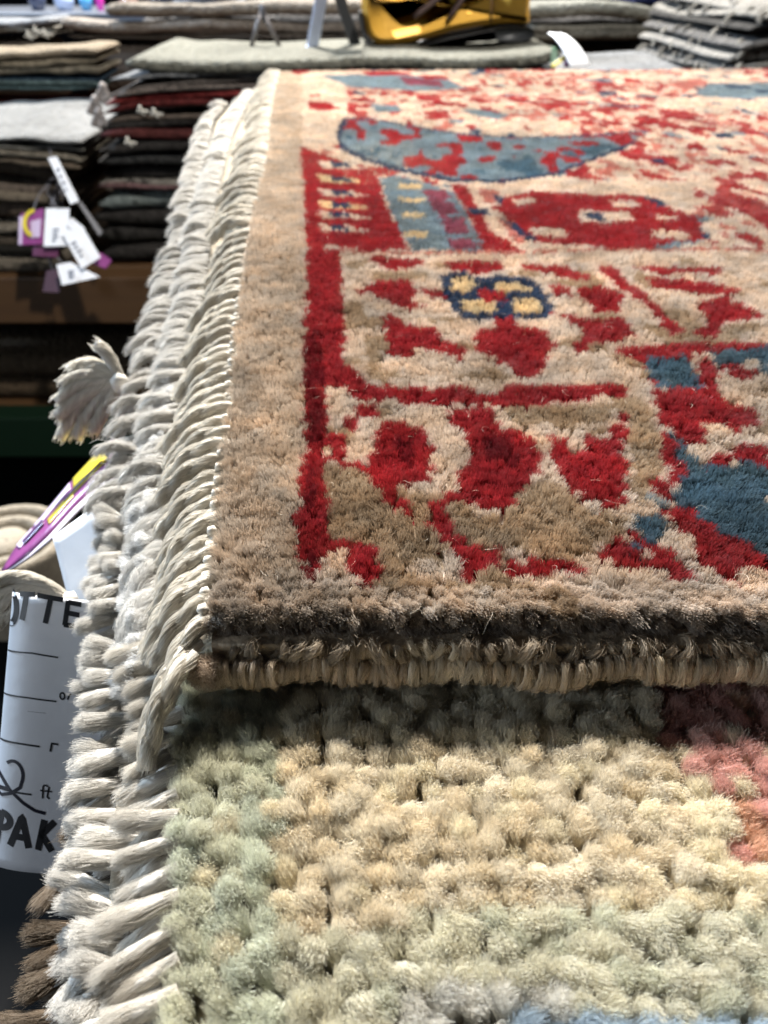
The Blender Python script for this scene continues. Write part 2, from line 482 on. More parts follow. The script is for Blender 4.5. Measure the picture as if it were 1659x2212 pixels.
z5('cream', (1355, 640), (1420, 650), (1425, 700), (1380, 690))


def inpoly(x, y, poly):
    c = np.zeros(x.shape, bool)
    n = len(poly)
    for i in range(n):
        x1, y1 = poly[i]; x2, y2 = poly[(i + 1) % n]
        if y1 == y2: continue
        k = ((y1 > y) != (y2 > y)) & (x < (x2 - x1) * (y - y1) / (y2 - y1) + x1)
        c ^= k
    return c


EDGE = [(604, 140), (598, 165), (580, 280), (552, 420), (528, 540), (505, 700), (485, 880), (465, 1050), (447, 1200), (432, 1330)]
_e = [G(a, b, 0) for a, b in EDGE][::-1]
EY = np.array([p.y for p in _e]); EX = np.array([p.x for p in _e])


def left_edge(y): return np.interp(y, EY, EX)


YF = G(900, 1322, 0).y          # front edge of the top rug's pile
YB = G(900, 147, 0).y           # far edge
XR = 0.47


def surf(x, y):
    """lie of the rug's face: nearly level, gentle swells"""
    r = np.clip((y - YF) / 0.25, 0, 1)
    return (noise(x * 9 + 3, y * 7, 5) - .5) * 0.006 * r + (noise(x * 60, y * 60, 6) - .5) * 0.0007


def pattern(x, y, jx=0.0):
    """palette index of the knots at x, y"""
    px, py = pix(x, y, 0 * x)
    px = np.where(px > FW, 2 * FW - px, px)
    px = px + (noise(x * 500, y * 500, 31) - .5) * 4
    idx = np.full(x.shape, KEYS.index('cream'))
    red_line = np.interp(py, [300, 545, 820, 1260, 1300], [652, 668, 662, 656, 600])
    idx[px < red_line] = KEYS.index('tan')
    # busy far field; rose among the reds puts grazing sheen into the colour
    n1 = noise(x * 130, y * 60, 11); n2 = noise(x * 110 + 9, y * 60, 12); n3 = noise(x * 16, y * 13, 13); n4 = noise(x * 260, y * 130, 14)
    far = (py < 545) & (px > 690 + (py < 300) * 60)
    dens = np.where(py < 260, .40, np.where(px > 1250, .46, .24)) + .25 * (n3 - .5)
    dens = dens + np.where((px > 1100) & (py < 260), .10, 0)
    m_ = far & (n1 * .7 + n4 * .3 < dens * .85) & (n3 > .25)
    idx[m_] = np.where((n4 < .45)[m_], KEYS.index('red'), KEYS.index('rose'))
    idx[far & (n1 * .7 + n4 * .3 > .68)] = KEYS.index('pink')
    idx[far & (n2 > .80) & (n3 < .6)] = KEYS.index('slate')
    idx[far & (n2 > .87) & (n3 < .5)] = KEYS.index('navy')
    quiet = (py > 395) & (py < 545) & (px < 1500) & (px > 690)
    idx[quiet] = KEYS.index('cream')
    # brown patches in the plain ground
    ol = (noise(x * 110, y * 110, 21) > .74) & (py > 560)
    idx[ol & (idx == KEYS.index('cream'))] = KEYS.index('olive')
    for c, poly in SH:
        m = inpoly(px, py, poly)
        idx[m] = KEYS.index(c)
    cres = inpoly(px, py, CRES)
    nn_ = noise(x * 150 + 5, y * 75, 17) * .65 + noise(x * 60, y * 40, 18) * .35
    idx[cres & (nn_ < .43)] = KEYS.index('red')
    idx[cres & (nn_ > .74)] = KEYS.index('blue')
    low = py > 1262
    idx[low & (px < 1180)] = KEYS.index('tan')
    idx[low & (px > 900) & (px < 1010) & (py < 1330) & (noise(x * 120, y * 120, 3) > .45)] = KEYS.index('olive')
    return idx


def colours(idx, x, y, s=41):
    c = PAL[idx].copy()
    v = 0.78 + .44 * noise(x * 190, y * 190, s)
    v = v * (0.84 + .32 * noise(x * 45, y * 45, s + 1))
    tint = noise(x * 260, y * 240, s + 2)[..., None]
    c = c * v[..., None]
    wm = np.array([1.05, .97, .88]); cl = np.array([.96, 1.0, 1.05])
    return np.clip(c * (wm * tint + cl * (1 - tint)), 0.003, .9)


R1 = thing('patterned_rug', (0.1, 0.45, -0.0115), 'red, cream and blue patterned wool rug with cream fringe, lying on top of the stack', 'rug')
KP = 0.0021                    # knot pitch front to back
KA = 0.0016                    # knot pitch along a row
DIR = np.array([-0.093, 0.9957])

# lattice of knots
nj = int((YB - YF) / (KP * DIR[1])) + 1
X0 = EX.min() - 0.02
ni = int((XR - X0 + 0.09) / KA)
J, I = np.meshgrid(np.arange(nj), np.arange(ni), indexing='ij')
KX = X0 + I * KA + DIR[0] * J * KP + (J % 2) * 0.0004
KY = YF + 0.0010 + J * KP * DIR[1]
inside = (KX > left_edge(KY) + .0008) & (KX < XR)
kx, ky = KX[inside], KY[inside]
kx = kx + rng.normal(0, KA * .15, kx.shape); ky = ky + rng.normal(0, KP * .13, ky.shape)
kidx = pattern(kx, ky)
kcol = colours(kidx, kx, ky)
dist = np.sqrt(kx ** 2 + ky ** 2 + H * H)
ppx, ppy = pix(kx, ky, 0 * kx)
vis = (ppx < FW + 60)

# the woven ground under the pile, one face per knot
PILE = 0.0035
vx, vy = kx, ky
hw = KP * .5
zc = surf(kx, ky) - PILE * .55 + (rng.random(kx.shape) - .5) * .0006
n = len(kx)
V = np.empty((n, 4, 3))
zj = (rng.random(n) - .5) * .0008
for q, (sx, sy) in enumerate(((-1, -1), (1, -1), (1, 1), (-1, 1))):
    V[:, q, 0] = kx + sx * hw * 1.5 + sy * hw * DIR[0]
    V[:, q, 1] = ky + sy * hw * 1.5
    V[:, q, 2] = surf(V[:, q, 0], V[:, q, 1]) - PILE * .88 + zj * .6
keep = ky > YF + KP * .9
V = V[keep]; n_all, n = n, int(keep.sum())
m = bpy.data.meshes.new('knotted_ground')
m.vertices.add(n * 4); m.vertices.foreach_set('co', V.ravel())
m.loops.add(n * 4); m.loops.foreach_set('vertex_index', np.arange(n * 4))
m.polygons.add(n); m.polygons.foreach_set('loop_start', np.arange(n) * 4); m.polygons.foreach_set('loop_total', np.full(n, 4))
m.update()
ca = m.attributes.new('col', 'FLOAT_COLOR', 'CORNER')
ca.data.foreach_set('color', np.repeat(np.concatenate([kcol[keep], np.ones((n, 1))], 1), 4, 0).astype(np.float32).ravel())
m.materials.append(FAB_A)
tag(obj('knotted_ground', m, R1), kind='stuff')
n = n_all


def slab(name, xl, xr, yf, yb, z0, z1, mat, parent, nx=24, wav=0.0, nose=True, seed=0, drop=(0, 0), dropw=(0.1, 0.1), sag=0.0, ends=0):
    """soft flat body with a rounded front nose; xl may be a function of y"""
    h = z1 - z0
    sec = []
    k = 7
    for a in range(k):
        t = math.pi * (-.5 + a / (k - 1))
        sec.append((yf + h * .5 * (1 - math.cos(t)) * (1 if nose else .15), z0 + h * .5 * (1 + math.sin(t))))
    ny = 8
    for a in range(1, ny + 1): sec.append((yf + h * .5 + (yb - yf - h * .5) * a / ny, z1))
    for a in range(ny, 0, -1): sec.append((yf + h * .5 + (yb - yf - h * .5) * a / ny, z0))
    vs, fs = [], []
    ns = len(sec)
    for i in range(nx + 1):
        u = i / nx
        for j, (y, z) in enumerate(sec):
            x_l = xl(y) if callable(xl) else xl
            x = x_l + (xr - x_l) * u
            dz = wav * float(noise(x * 5 + seed * 3.1, y * 3 + seed, seed) - .5) * 2
            dz -= drop[0] * math.exp(-max(0, x - x_l) / dropw[0]) + drop[1] * math.exp(-max(0, xr - x) / dropw[1])
            dz -= sag * math.sin(math.pi * u)
            dy = wav * 2.5 * float(noise(x * 7 + seed, seed * 1.7, seed + 5) - .5) if j < k else 0
            zm = (z0 + z1) / 2
            if ends:
                e_ = min(i, nx - i) / ends
                if e_ < 1: z = zm + (z - zm) * (.35 + .65 * math.sqrt(e_ * (2 - e_)))
                dz += wav * .5 * float(noise(x * 28 + seed, y * 9, seed + 9) - .5)
            vs.append((x, y + dy, z + dz))
    for i in range(nx):
        for j in range(ns):
            j2 = (j + 1) % ns
            fs.append((i * ns + j, (i + 1) * ns + j, (i + 1) * ns + j2, i * ns + j2))
    fs.append(tuple(range(ns))); fs.append(tuple(nx * ns + j for j in reversed(range(ns))))
    me = mesh(name, vs, fs, mat)
    return obj(name, me, parent)


BACK = fabric('rug_backing', (0.36, 0.28, 0.19), 900, 0.8, 0.4, dist=0.0006)
slab('backing', lambda y: float(left_edge(y)) + .0015, XR, YF - 0.0030, YB, -0.0105, -PILE * .88 - .0012, BACK, R1, nx=60, nose=False)

# ---- pile fibres
def tuft_fibres(N, K, r0, r1, height, dome, rad, seed, spread=1.0, curl=.25, lean=(0, 0), clump=6):
    g = np.random.default_rng(seed)
    a = g.random(N) * 2 * np.pi
    rr = np.sqrt(g.random(N))
    cl = g.integers(0, clump, N)
    ca_ = g.random(clump) * 2 * np.pi; cr = np.sqrt(g.random(clump)) * .55
    cx, cy = np.cos(ca_) * cr, np.sin(ca_) * cr
    ux = .55 * np.cos(a) * rr + .75 * cx[cl]; uy = .55 * np.sin(a) * rr + .75 * cy[cl]
    tipx, tipy = ux * r1, uy * r1
    h = height - dome * (ux ** 2 + uy ** 2) + g.normal(0, .06, N) * height
    t = np.linspace(0, 1, K)[None, :]
    pts = np.empty((N, K, 3))
    s = t ** 1.35
    bx, by = np.cos(a) * rr * r0, np.sin(a) * rr * r0
    pts[..., 0] = bx[:, None] * (1 - s) + (tipx[:, None] * spread + lean[0]) * s
    pts[..., 1] = by[:, None] * (1 - s) + (tipy[:, None] * spread + lean[1]) * s
    pts[..., 2] = h[:, None] * t - height
    ph = g.random((N, 1)) * 6.28; fr_ = 3 + 4 * g.random((N, 1))
    amp = curl * r1 * .25
    pts[..., 0] += amp * np.sin(ph + fr_ * t) * t
    pts[..., 1] += amp * np.cos(ph * 1.3 + fr_ * t) * t
    rd = rad * (1 - .45 * t)
    return pts, np.repeat(rd, N, 0)


# pile: knots further back share one body of fibres, the 300 nearest are single knots
order = np.argsort(np.where(vis & (ppx > 380), -ky * 0 + (ky - YF) * 1.0 + .00001 * np.abs(kx), 9e9))
single = np.zeros(n, bool)
single[order[:220]] = True

grp = ~single
scale_d = np.clip(dist / 0.125, 1, 9)
nf = np.where(vis, np.clip(92 / scale_d ** 2.0, 1.6, 92), 2.0)
cnt = np.floor(nf + rng.random(n)).astype(int)
cnt[~grp] = 0
src = np.repeat(np.arange(n), cnt)
NF = len(src)
K = 4
ang = rng.random(NF) * 6.283
rr = np.sqrt(rng.random(NF))
fx, fy = kx[src], ky[src]
big = np.clip(scale_d[src], 1, 5)
ox, oy = np.cos(ang) * rr, np.sin(ang) * rr
t = np.linspace(0, 1, K)[None, :]
# each knot bends its own way, and the nap as a whole leans towards the front edge
lx = (noise(kx * 350, ky * 350, 51) - .5) * .0017 + (rng.random(n) - .5) * .0006
ly = (noise(kx * 350, ky * 350, 52) - .5) * .0017 + (rng.random(n) - .5) * .0006 - .0007
hh = PILE * (0.86 + .28 * noise(kx * 300, ky * 300, 53) + .10 * (rng.random(n) - .5))
pts = np.empty((NF, K, 3), np.float32)
st = t ** 1.3
flare = (.80 + .35 * rng.random(NF))[:, None]
pts[..., 0] = fx[:, None] + ox[:, None] * KA * (.30 * (1 - st) + .74 * flare * st) + (lx[src] + (rng.random(NF) - .5) * .0009)[:, None] * st
pts[..., 1] = fy[:, None] + oy[:, None] * KP * (.28 * (1 - st) + .66 * flare * st) + (ly[src] + (rng.random(NF) - .5) * .0009)[:, None] * st
hf = hh[src] * (1 - .16 * rr ** 2 + rng.normal(0, .05, NF))
pts[..., 2] = (surf(fx, fy) - PILE)[:, None] + hf[:, None] * t
radf = (0.000036 * np.clip(scale_d[src], 1, 8) ** 1.0)[:, None] * (1 - .4 * t)
tag(obj('pile', curves('pile', pts, radf, WOOL_A, colours(kidx[src], fx, fy)), R1), kind='stuff')
print('pile fibres', NF, 'knots', n)

# single knots along the front: a tight core and its fibres, some variants shared by all
KVAR = []
core_bm = bmesh.new()
bmesh.ops.create_icosphere(core_bm, subdivisions=1, radius=1)
core_v = [v.co.copy() for v in core_bm.verts]; core_f = [[v.index for v in f.verts] for f in core_bm.faces]
core_bm.free()


def core_mesh(name, rx, ry, z0, z1, seed, mat):
    g = random.Random(seed)
    vs = [((v.x * rx) * g.uniform(.88, 1.1), (v.y * ry) * g.uniform(.88, 1.1), (z0 + z1) / 2 + v.z * (z1 - z0) / 2 * g.uniform(.92, 1.08)) for v in core_v]
    return mesh(name, vs, core_f, mat)


for q in range(12):
    g = np.random.default_rng(100 + q)
    p_, r_ = tuft_fibres(170, 5, .0007, .00150, PILE, .0003, .000032, 200 + q, curl=.9, clump=5, lean=((g.random() - .5) * .0010, -.0006 + (g.random() - .5) * .0010))
    KVAR.append((core_mesh('knot', .00072, .0009, -PILE, -PILE * .30, q, FAB_O), curves('knot_fibres', p_, r_, WOOL_O)))
for i in np.where(single)[0]:
    a, b = KVAR[random.randrange(12)]
    front = ky[i] < YF + KP * .9
    pos = (kx[i], ky[i] + (.0004 if front else 0), float(surf(kx[i], ky[i])) + random.uniform(-.0003, .0003))
    o = obj('knot', a, R1, loc=pos)
    f = bpy.data.objects.new('fibres', b)
    COL.objects.link(f); f.parent = o
    o.rotation_euler = (random.uniform(-.12, .12) + (0.55 if front else .1), random.uniform(-.15, .15), 0)
    f.rotation_euler = (0, 0, 0)
    o.color = f.color = (*kcol[i], 1)
# knots of the very edge spill over the front
for zz, tilt, yo in ((-.0012, .8, .0004), (-.0034, 1.35, -.0004)):
    x = float(left_edge(YF)) + .0006
    while x < .070:
        a, b = KVAR[random.randrange(12)]
        o = obj('knot', a, R1, loc=(x, YF + yo + random.uniform(-.0004, .0004), zz + random.uniform(-.0005, .0005)))
        f = bpy.data.objects.new('fibres', b); COL.objects.link(f); f.parent = o
        o.rotation_euler = (tilt + random.uniform(-.25, .25), random.uniform(-.25, .25), random.uniform(-.2, .2))
        o.scale = (1.25, 1.25, random.uniform(.85, 1.3))
        c = np.array(P['tan']) * random.uniform(.62, .95) * (np.array((1, 1, 1)) if random.random() < .6 else np.array((.8, .78, .76)))
        o.color = f.color = (*c, 1)
        x += random.uniform(.0022, .0028)

# ---- loose stray hairs on the face of the top rug
def strays(name, n, xr, yr, zf, length, rad, mat, colf, parent, seed, up=.5):
    g = np.random.default_rng(seed)
    x = xr[0] + g.random(n) * (xr[1] - xr[0]); y = yr[0] + g.random(n) ** 1.5 * (yr[1] - yr[0])
    ok = x > left_edge(y) + .001
    x, y = x[ok], y[ok]; n = len(x)
    K = 9
    a = g.random(n) * 6.28; k = (g.random(n) - .5) * 5
    L_ = length * (.4 + g.random(n))
    p = np.empty((n, K, 3))
    cx, cy, cz = x.copy(), y.copy(), zf(x, y) - .0004
    el = g.random(n) * up
    for i in range(K):
        p[:, i, 0], p[:, i, 1], p[:, i, 2] = cx, cy, cz
        s = L_ / K
        cx = cx + np.cos(a) * np.cos(el) * s; cy = cy + np.sin(a) * np.cos(el) * s; cz = cz + np.sin(el) * s
        a = a + k / K * 2 + g.normal(0, .15, n); el = el - 1.2 / K
    return tag(obj(name, curves(name, p, rad * (1 - .5 * np.linspace(0, 1, K)), mat, colf(x, y)), parent), kind='stuff')


strays('stray_hairs', 150, (-.03, .09), (YF, YF + .14), lambda x, y: surf(x, y), .0042, .000022, WOOL_A,
       lambda x, y: np.tile([[.72, .62, .48]], (len(x), 1)) * (.7 + .5 * rng.random((len(x), 1))), R1, 3)

# ---- selvage: a core cord along the front edge, bound with yarn
SELV_Y = YF - 0.0040
SELV_Z = W(900, 1450, SELV_Y).z
xs0 = G(478, 1450, SELV_Z).x


def selv_pos(x):
    return SELV_Y + .0011 * float(noise(x * 110, 1, 61) - .5) * 2, SELV_Z + .0009 * float(noise(x * 80, 4, 62) - .5) * 2 + max(0, x) * .004


vs, fs = [], []
nx_, na = 150, 10
for i in range(nx_ + 1):
    x = xs0 + (XR - xs0) * (i / nx_) ** 1.8
    yy, zz = selv_pos(x)
    for a in range(na):
        t_ = a / na * 2 * math.pi
        vs.append((x, yy + .0011 * math.cos(t_), zz + .0017 * math.sin(t_)))
for i in range(nx_):
    for a in range(na):
        fs.append((i * na + a, i * na + (a + 1) % na, (i + 1) * na + (a + 1) % na, (i + 1) * na + a))
o = obj('selvage_cord', mesh('selvage_cord', vs, fs, FAB_O), R1); o.color = (.40, .31, .21, 1)


def ring_variant(seed, ry, rz, rt, nfib, frad, loosen=1.0):
    g = np.random.default_rng(seed)
    nseg, nt = 12, 5
    vs, fs = [], []
    wob = g.normal(0, .10, nseg + 1)
    for i in range(nseg):
        t_ = i / nseg * 2 * math.pi
        for a in range(nt):
            b = a / nt * 2 * math.pi
            q = 1 + rt / ry * math.cos(b)
            vs.append((rt * math.sin(b) * 1.05 + rt * .25 * wob[i] + .00025 * math.sin(t_), ry * math.cos(t_) * (1 + rt / ry * .9 * math.cos(b)), rz * math.sin(t_) * (1 + rt / rz * .9 * math.cos(b))))
    for i in range(nseg):
        for a in range(nt):
            fs.append((i * nt + a, i * nt + (a + 1) % nt, ((i + 1) % nseg) * nt + (a + 1) % nt, ((i + 1) % nseg) * nt + a))
    me = mesh('wrap', vs, fs, FAB_O)
    K = 7
    t0 = g.random(nfib) * 6.28; span = .5 + g.random(nfib) * 1.1
    tt = t0[:, None] + span[:, None] * np.linspace(0, 1, K)[None, :]
    off = g.normal(0, .7, nfib)[:, None] * rt; tw = g.normal(0, .5, nfib)[:, None] * rt
    lift = np.abs(g.normal(0, .30, nfib))[:, None] * np.linspace(0, 1, K)[None, :] ** 2 * .0007 * loosen + .85 * rt * np.sqrt(np.clip(1 - (off / rt / 1.6) ** 2, 0, 1))
    p = np.empty((nfib, K, 3))
    p[..., 0] = off + tw * np.linspace(-1, 1, K)[None, :] + .00025 * np.sin(tt)
    p[..., 1] = np.cos(tt) * (ry + lift); p[..., 2] = np.sin(tt) * (rz + lift)
    return me, curves('wrap_fibres', p, frad * (1 - .4 * np.linspace(0, 1, K)), WOOL_O)


RV = [ring_variant(300 + q, .0013, .0020, .00046, 120, .000026, 1.3) for q in range(10)]
x = xs0
k = 0
while x < 0.068:
    a, b = RV[random.randrange(10)]
    yy, zz = selv_pos(x)
    s = random.uniform(.84, 1.16) * (.88 + .28 * float(noise(x * 140, 9, 63)))
    o = obj('selvage_wrap', a, R1, loc=(x, yy, zz)); f = bpy.data.objects.new('fibres', b); COL.objects.link(f); f.parent = o
    pxx = pix(x, yy, zz)[0]
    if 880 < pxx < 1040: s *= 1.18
    o.scale = (s * random.uniform(.95, 1.15), s, s)
    o.rotation_euler = (random.uniform(-.3, .3), random.uniform(-.24, .24) - .10, random.uniform(-.22, .22))
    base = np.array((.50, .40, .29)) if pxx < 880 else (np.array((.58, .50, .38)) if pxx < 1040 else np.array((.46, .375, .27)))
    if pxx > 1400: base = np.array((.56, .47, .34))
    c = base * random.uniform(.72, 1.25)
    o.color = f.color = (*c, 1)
    x += random.uniform(.00072, .00105); k += 1

# row of bound loops between the cord and the pile
LV = [ring_variant(340 + q, .0010, .0014, .0007, 200, .000026, 2.0) for q in range(8)]
x = xs0 + .002
while x < 0.068:
    a, b = LV[random.randrange(8)]
    pxx = pix(x, SELV_Y, -.003)[0]
    o = obj('selvage_loop', a, R1, loc=(x, YF - .0024 + random.uniform(-.0004, .0004), -.0060 + random.uniform(-.0003, .0003)))
    f = bpy.data.objects.new('fibres', b); COL.objects.link(f); f.parent = o
    o.rotation_euler = (random.uniform(-.5, .5), random.uniform(.1, .9) * random.choice((-1, 1)), random.uniform(-.6, .6)); o.scale = (random.uniform(.8, 1.3),) * 3
    c = np.array((.34, .27, .19)) * random.uniform(.55, 1.2)
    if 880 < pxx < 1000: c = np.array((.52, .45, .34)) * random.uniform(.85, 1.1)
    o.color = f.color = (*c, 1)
    x += random.uniform(.0016, .0024)

# round end of the selvage at the corner
def fuzzy_ball(name, loc, r, col, parent, nfib, seed, sq=(1, 1, 1), mat=WOOL_O, frad=.00003, L_=.0016):
    o = obj(name, core_mesh(name, r * .9 * sq[0], r * .9 * sq[1], -r * .9 * sq[2], r * .9 * sq[2], seed, FAB_O), parent, loc=loc)
    g = np.random.default_rng(seed)
    d = g.normal(0, 1, (nfib, 3)); d /= np.linalg.norm(d, axis=1)[:, None]
    tz = np.cross(d, g.normal(0, 1, (nfib, 3))); tz /= np.linalg.norm(tz, axis=1)[:, None]
    K = 5
    t_ = np.linspace(0, 1, K)[None, :, None]
    p = d[:, None, :] * (r * .75 + r * .35 * t_) + tz[:, None, :] * L_ * t_ ** 1.5
    p = p * np.array(sq)
    f = bpy.data.objects.new('fibres', curves(name + '_fibres', p, frad * (1 - .5 * np.linspace(0, 1, K)), mat))
    COL.objects.link(f); f.parent = o
    o.color = f.color = (*col, 1)
    return o


fuzzy_ball('selvage_end', W(448, 1452, SELV_Y - .0008), .0027, (.50, .40, .31), R1, 1300, 77, (1.0, .9, .95))


# ---- fringe yarns
def yarn_variant(seed, L_, drop, hump, fwd, r=.00052, pitch=.0042, nfib=90, frad=.000030, n=22, plies=2, fray=1.0, wig=.0005):
    """twisted yarn from the origin towards -x; returns core mesh and fibres"""
    g = np.random.default_rng(seed)
    t_ = np.linspace(0, 1, n)
    cl = np.stack([-L_ * t_ * (1 - .10 * t_), -fwd * t_ ** 1.4, hump * np.sin(t_ * math.pi * .9) - drop * t_ ** 1.9], 1)
    cl[:, 1] += wig * (np.sin(t_ * (3 + 3 * g.random()) + g.random() * 6) - 0) * t_
    cl[:, 2] += wig * .5 * np.sin(t_ * (4 + 3 * g.random()) + g.random() * 6) * t_
    tan = np.gradient(cl, axis=0); tan /= np.linalg.norm(tan, axis=1)[:, None]
    up = np.array([0, 0, 1.0]); side = np.cross(tan, up); side /= np.linalg.norm(side, axis=1)[:, None]
    nor = np.cross(side, tan)
    s = np.concatenate([[0], np.cumsum(np.linalg.norm(np.diff(cl, axis=0), axis=1))])
    vs, fs = [], []
    ph0 = g.random() * 6.28
    nr = 6
    fp = []
    for pl in range(plies):
        ph = ph0 + pl * 2 * math.pi / plies + s / pitch * 2 * math.pi
        offr = r * .40 if plies > 1 else 0
        pc = cl + offr * (np.cos(ph)[:, None] * side + np.sin(ph)[:, None] * nor)
        base = len(vs)
        for i in range(n):
            rr_ = r * (1 if i < n - 1 else .75)
            for a in range(nr):
                b = a / nr * 6.283
                vs.append(pc[i] + rr_ * .84 * (math.cos(b) * side[i] + math.sin(b) * nor[i]))
        for i in range(n - 1):
            for a in range(nr):
                fs.append((base + i * nr + a, base + i * nr + (a + 1) % nr, base + (i + 1) * nr + (a + 1) % nr, base + (i + 1) * nr + a))
        fs.append(tuple(base + (n - 1) * nr + a for a in range(nr)))
        # fibres lying in the ply
        for q in range(nfib):
            b = g.random() * 6.283 - s / pitch * 6.283 * .6
            rr_ = r * (.88 + .20 * g.random()) + fray * .0009 * np.clip((t_ - .86) / .14, 0, 1) * g.random() * .6
            i0 = g.integers(0, n - 10); i1 = min(n, i0 + 11)
            if g.random() < .35: i1 = n; i0 = n - 11
            fly = (g.random() < .06) * .0006 * g.random() * np.linspace(0, 1, 11) ** 2
            rr2 = rr_[i0:i1] + fly[:i1 - i0]
            pp = pc[i0:i1] + rr2[:, None] * (np.cos(b[i0:i1])[:, None] * side[i0:i1] + np.sin(b[i0:i1])[:, None] * nor[i0:i1])
            if i1 == n: pp[-1] += tan[-1] * .0009 * fray * g.random()
            fp.append(pp[:11])
    fp = np.array([p for p in fp if len(p) == 11])
    return mesh('yarn', vs, fs, COTTON_F), curves('yarn_fibres', fp, frad, COTTON)


YN = [yarn_variant(400 + q, .0118 + .001 * (q % 3), .0066 + .0006 * (q % 4), .0010, .0030 + .0006 * (q % 3), r=.00104, pitch=.0105, nfib=130, fray=.5, wig=.00030) for q in range(10)]
YFAR = [yarn_variant(430 + q, .0150 + .0012 * (q % 3), .0060 + .001 * (q % 4), .0020, .001, r=.00108, pitch=.012, nfib=60, frad=.00005, n=16, plies=2, fray=.5) for q in range(6)]


def place(o_mesh, o_fib, name, parent, loc, rot, scale, col):
    o = obj(name, o_mesh, parent, loc=loc)
    f = bpy.data.objects.new('fibres', o_fib); COL.objects.link(f); f.parent = o
    o.rotation_euler = rot
    o.scale = scale if hasattr(scale, '__len__') else (scale,) * 3
    o.color = f.color = (*col, 1)
    return o


CREAM = np.array((.60, .56, .485))
y = YF + .0022
k = 0
YARNS = 0
while y < YB - .004:
    d = (y - YF)
    pair = 1
    lean0 = np.interp(d, [0, .02, .05, .1, .2, .8], [.64, .46, .18, .02, -.06, -.14]) + random.gauss(0, .05) + float(noise(y * 60, 0, 71) - .5) * .30
    for q in range(pair):
        src_ = YN if d < .22 else YFAR
        a, b = random.choice(src_)
        sc = random.uniform(.94, 1.10) * (1.06 + .22 * min(1, d / .1))
        yy = y + q * .0021
        place(a, b, 'fringe_yarn', R1, (float(left_edge(yy)) + .0012, yy, -.0032 + random.uniform(-.0008, .0008)),
              (random.uniform(-.1, .1), random.uniform(-.12, .10), lean0 + random.gauss(0, .03)), sc, CREAM * random.uniform(.86, 1.10))
        YARNS += 1
    # small binding knot where the yarns leave the weave
    if d < .14:
        fuzzy = core_mesh('binding_knot', .0011, .0012, -.0010, .0012, k, COTTON_F) if k < 6 else None
        if k < 6: BK = globals().setdefault('BK', []); BK.append(fuzzy)
        o = obj('binding_knot', random.choice(BK), R1, loc=(float(left_edge(y)) - .0002, y + .0006, -.0022)); o.color = (*CREAM * 1.02, 1)
    y += .0036 * random.uniform(.86, 1.14) * (1 + .75 * min(1, d / .10))
    k += 1
print('yarns', YARNS)
# a few last yarns hanging off the near corner
for (px_, py_, lean, sc) in ((425, 1395, .80, 1.0), (414, 1425, .90, 1.02)):
    p_ = G(px_, py_, -.005)
    a, b = random.choice(YN)
    place(a, b, 'fringe_yarn', R1, (p_.x, p_.y + .001, -.0052), (0.1, -.05, lean), sc * 1.12, CREAM * random.uniform(.9, 1.05))

# ================================================================== SECOND RUG (coarse cream and sage pile)
Z2 = -0.0135
R2 = thing('coarse_pile_rug', (0.2, 0.4, -0.0262), 'cream rug of thick tufts with a pale sage green band, under the red patterned rug', 'rug')
P2_OUT = [(150, 2260), (165, 2100), (182, 2000), (200, 1700), (228, 1450), (262, 1150), (300, 950), (345, 780), (375, 650), (425, 420), (470, 290), (515, 215), (535, 190)]
_o = [G(a, b, -.017) for a, b in P2_OUT]
O2Y = np.array([p.y for p in _o]); O2X = np.array([p.x for p in _o])
R2_ROOT_N = [(342, 2300), (342, 2100), (348, 1900), (352, 1640)]
_r = [G(a, b, Z2) for a, b in R2_ROOT_N]


def root2(y):
    near = np.interp(y, [p.y for p in _r], [p.x for p in _r])
    far = np.interp(y, O2Y, O2X) + .0088
    k_ = np.clip((y - .075) / .02, 0, 1)
    return near * (1 - k_) + far * k_


C2 = dict(dove=(.72, .69, .565), sage=(.67, .66, .54), green=(.65, .66, .55), cream=(.79, .72, .585), yellow=(.78, .69, .53), pale=(.80, .73, .57), pink=(.69, .42, .36),
          orange=(.66, .42, .29), rose=(.48, .24, .20), blue=(.46, .54, .60), white=(.70, .68, .62), grey=(.72, .67, .53))


def col2(px, py, g):
    u = g.random()
    if px < 455: return C2['sage'] if u < .75 else C2['green']
    if px < 500: return C2['sage'] if u < .6 else C2['grey']
    if px < 585: return C2['green'] if u < .85 else C2['sage']
    if py > 2195 and px > 1080: return C2['blue'] if u < .8 else C2['white']
    if py > 2120 and 850 < px < 1250: return C2['white']
    if px > 1500 and py < 1690 + (px - 1500) * .2 and py > 1560: return C2['pink'] if u < .8 else C2['pale']
    if px > 1585 and py < 1830: return C2['orange'] if u < .7 else C2['pink']
    if px > 1420 and py < 1590: return C2['rose']
    if px > 1500 and py < 1950: return C2['pale']
    line = 2010 - (px - 600) * .06
    if py > line: return C2['dove'] if u < .8 else C2['sage']
    if py < 1600: return C2['pale'] if u < .5 else C2['grey']
    return C2['yellow'] if u < .35 else (C2['cream'] if u < .85 else C2['pale'])


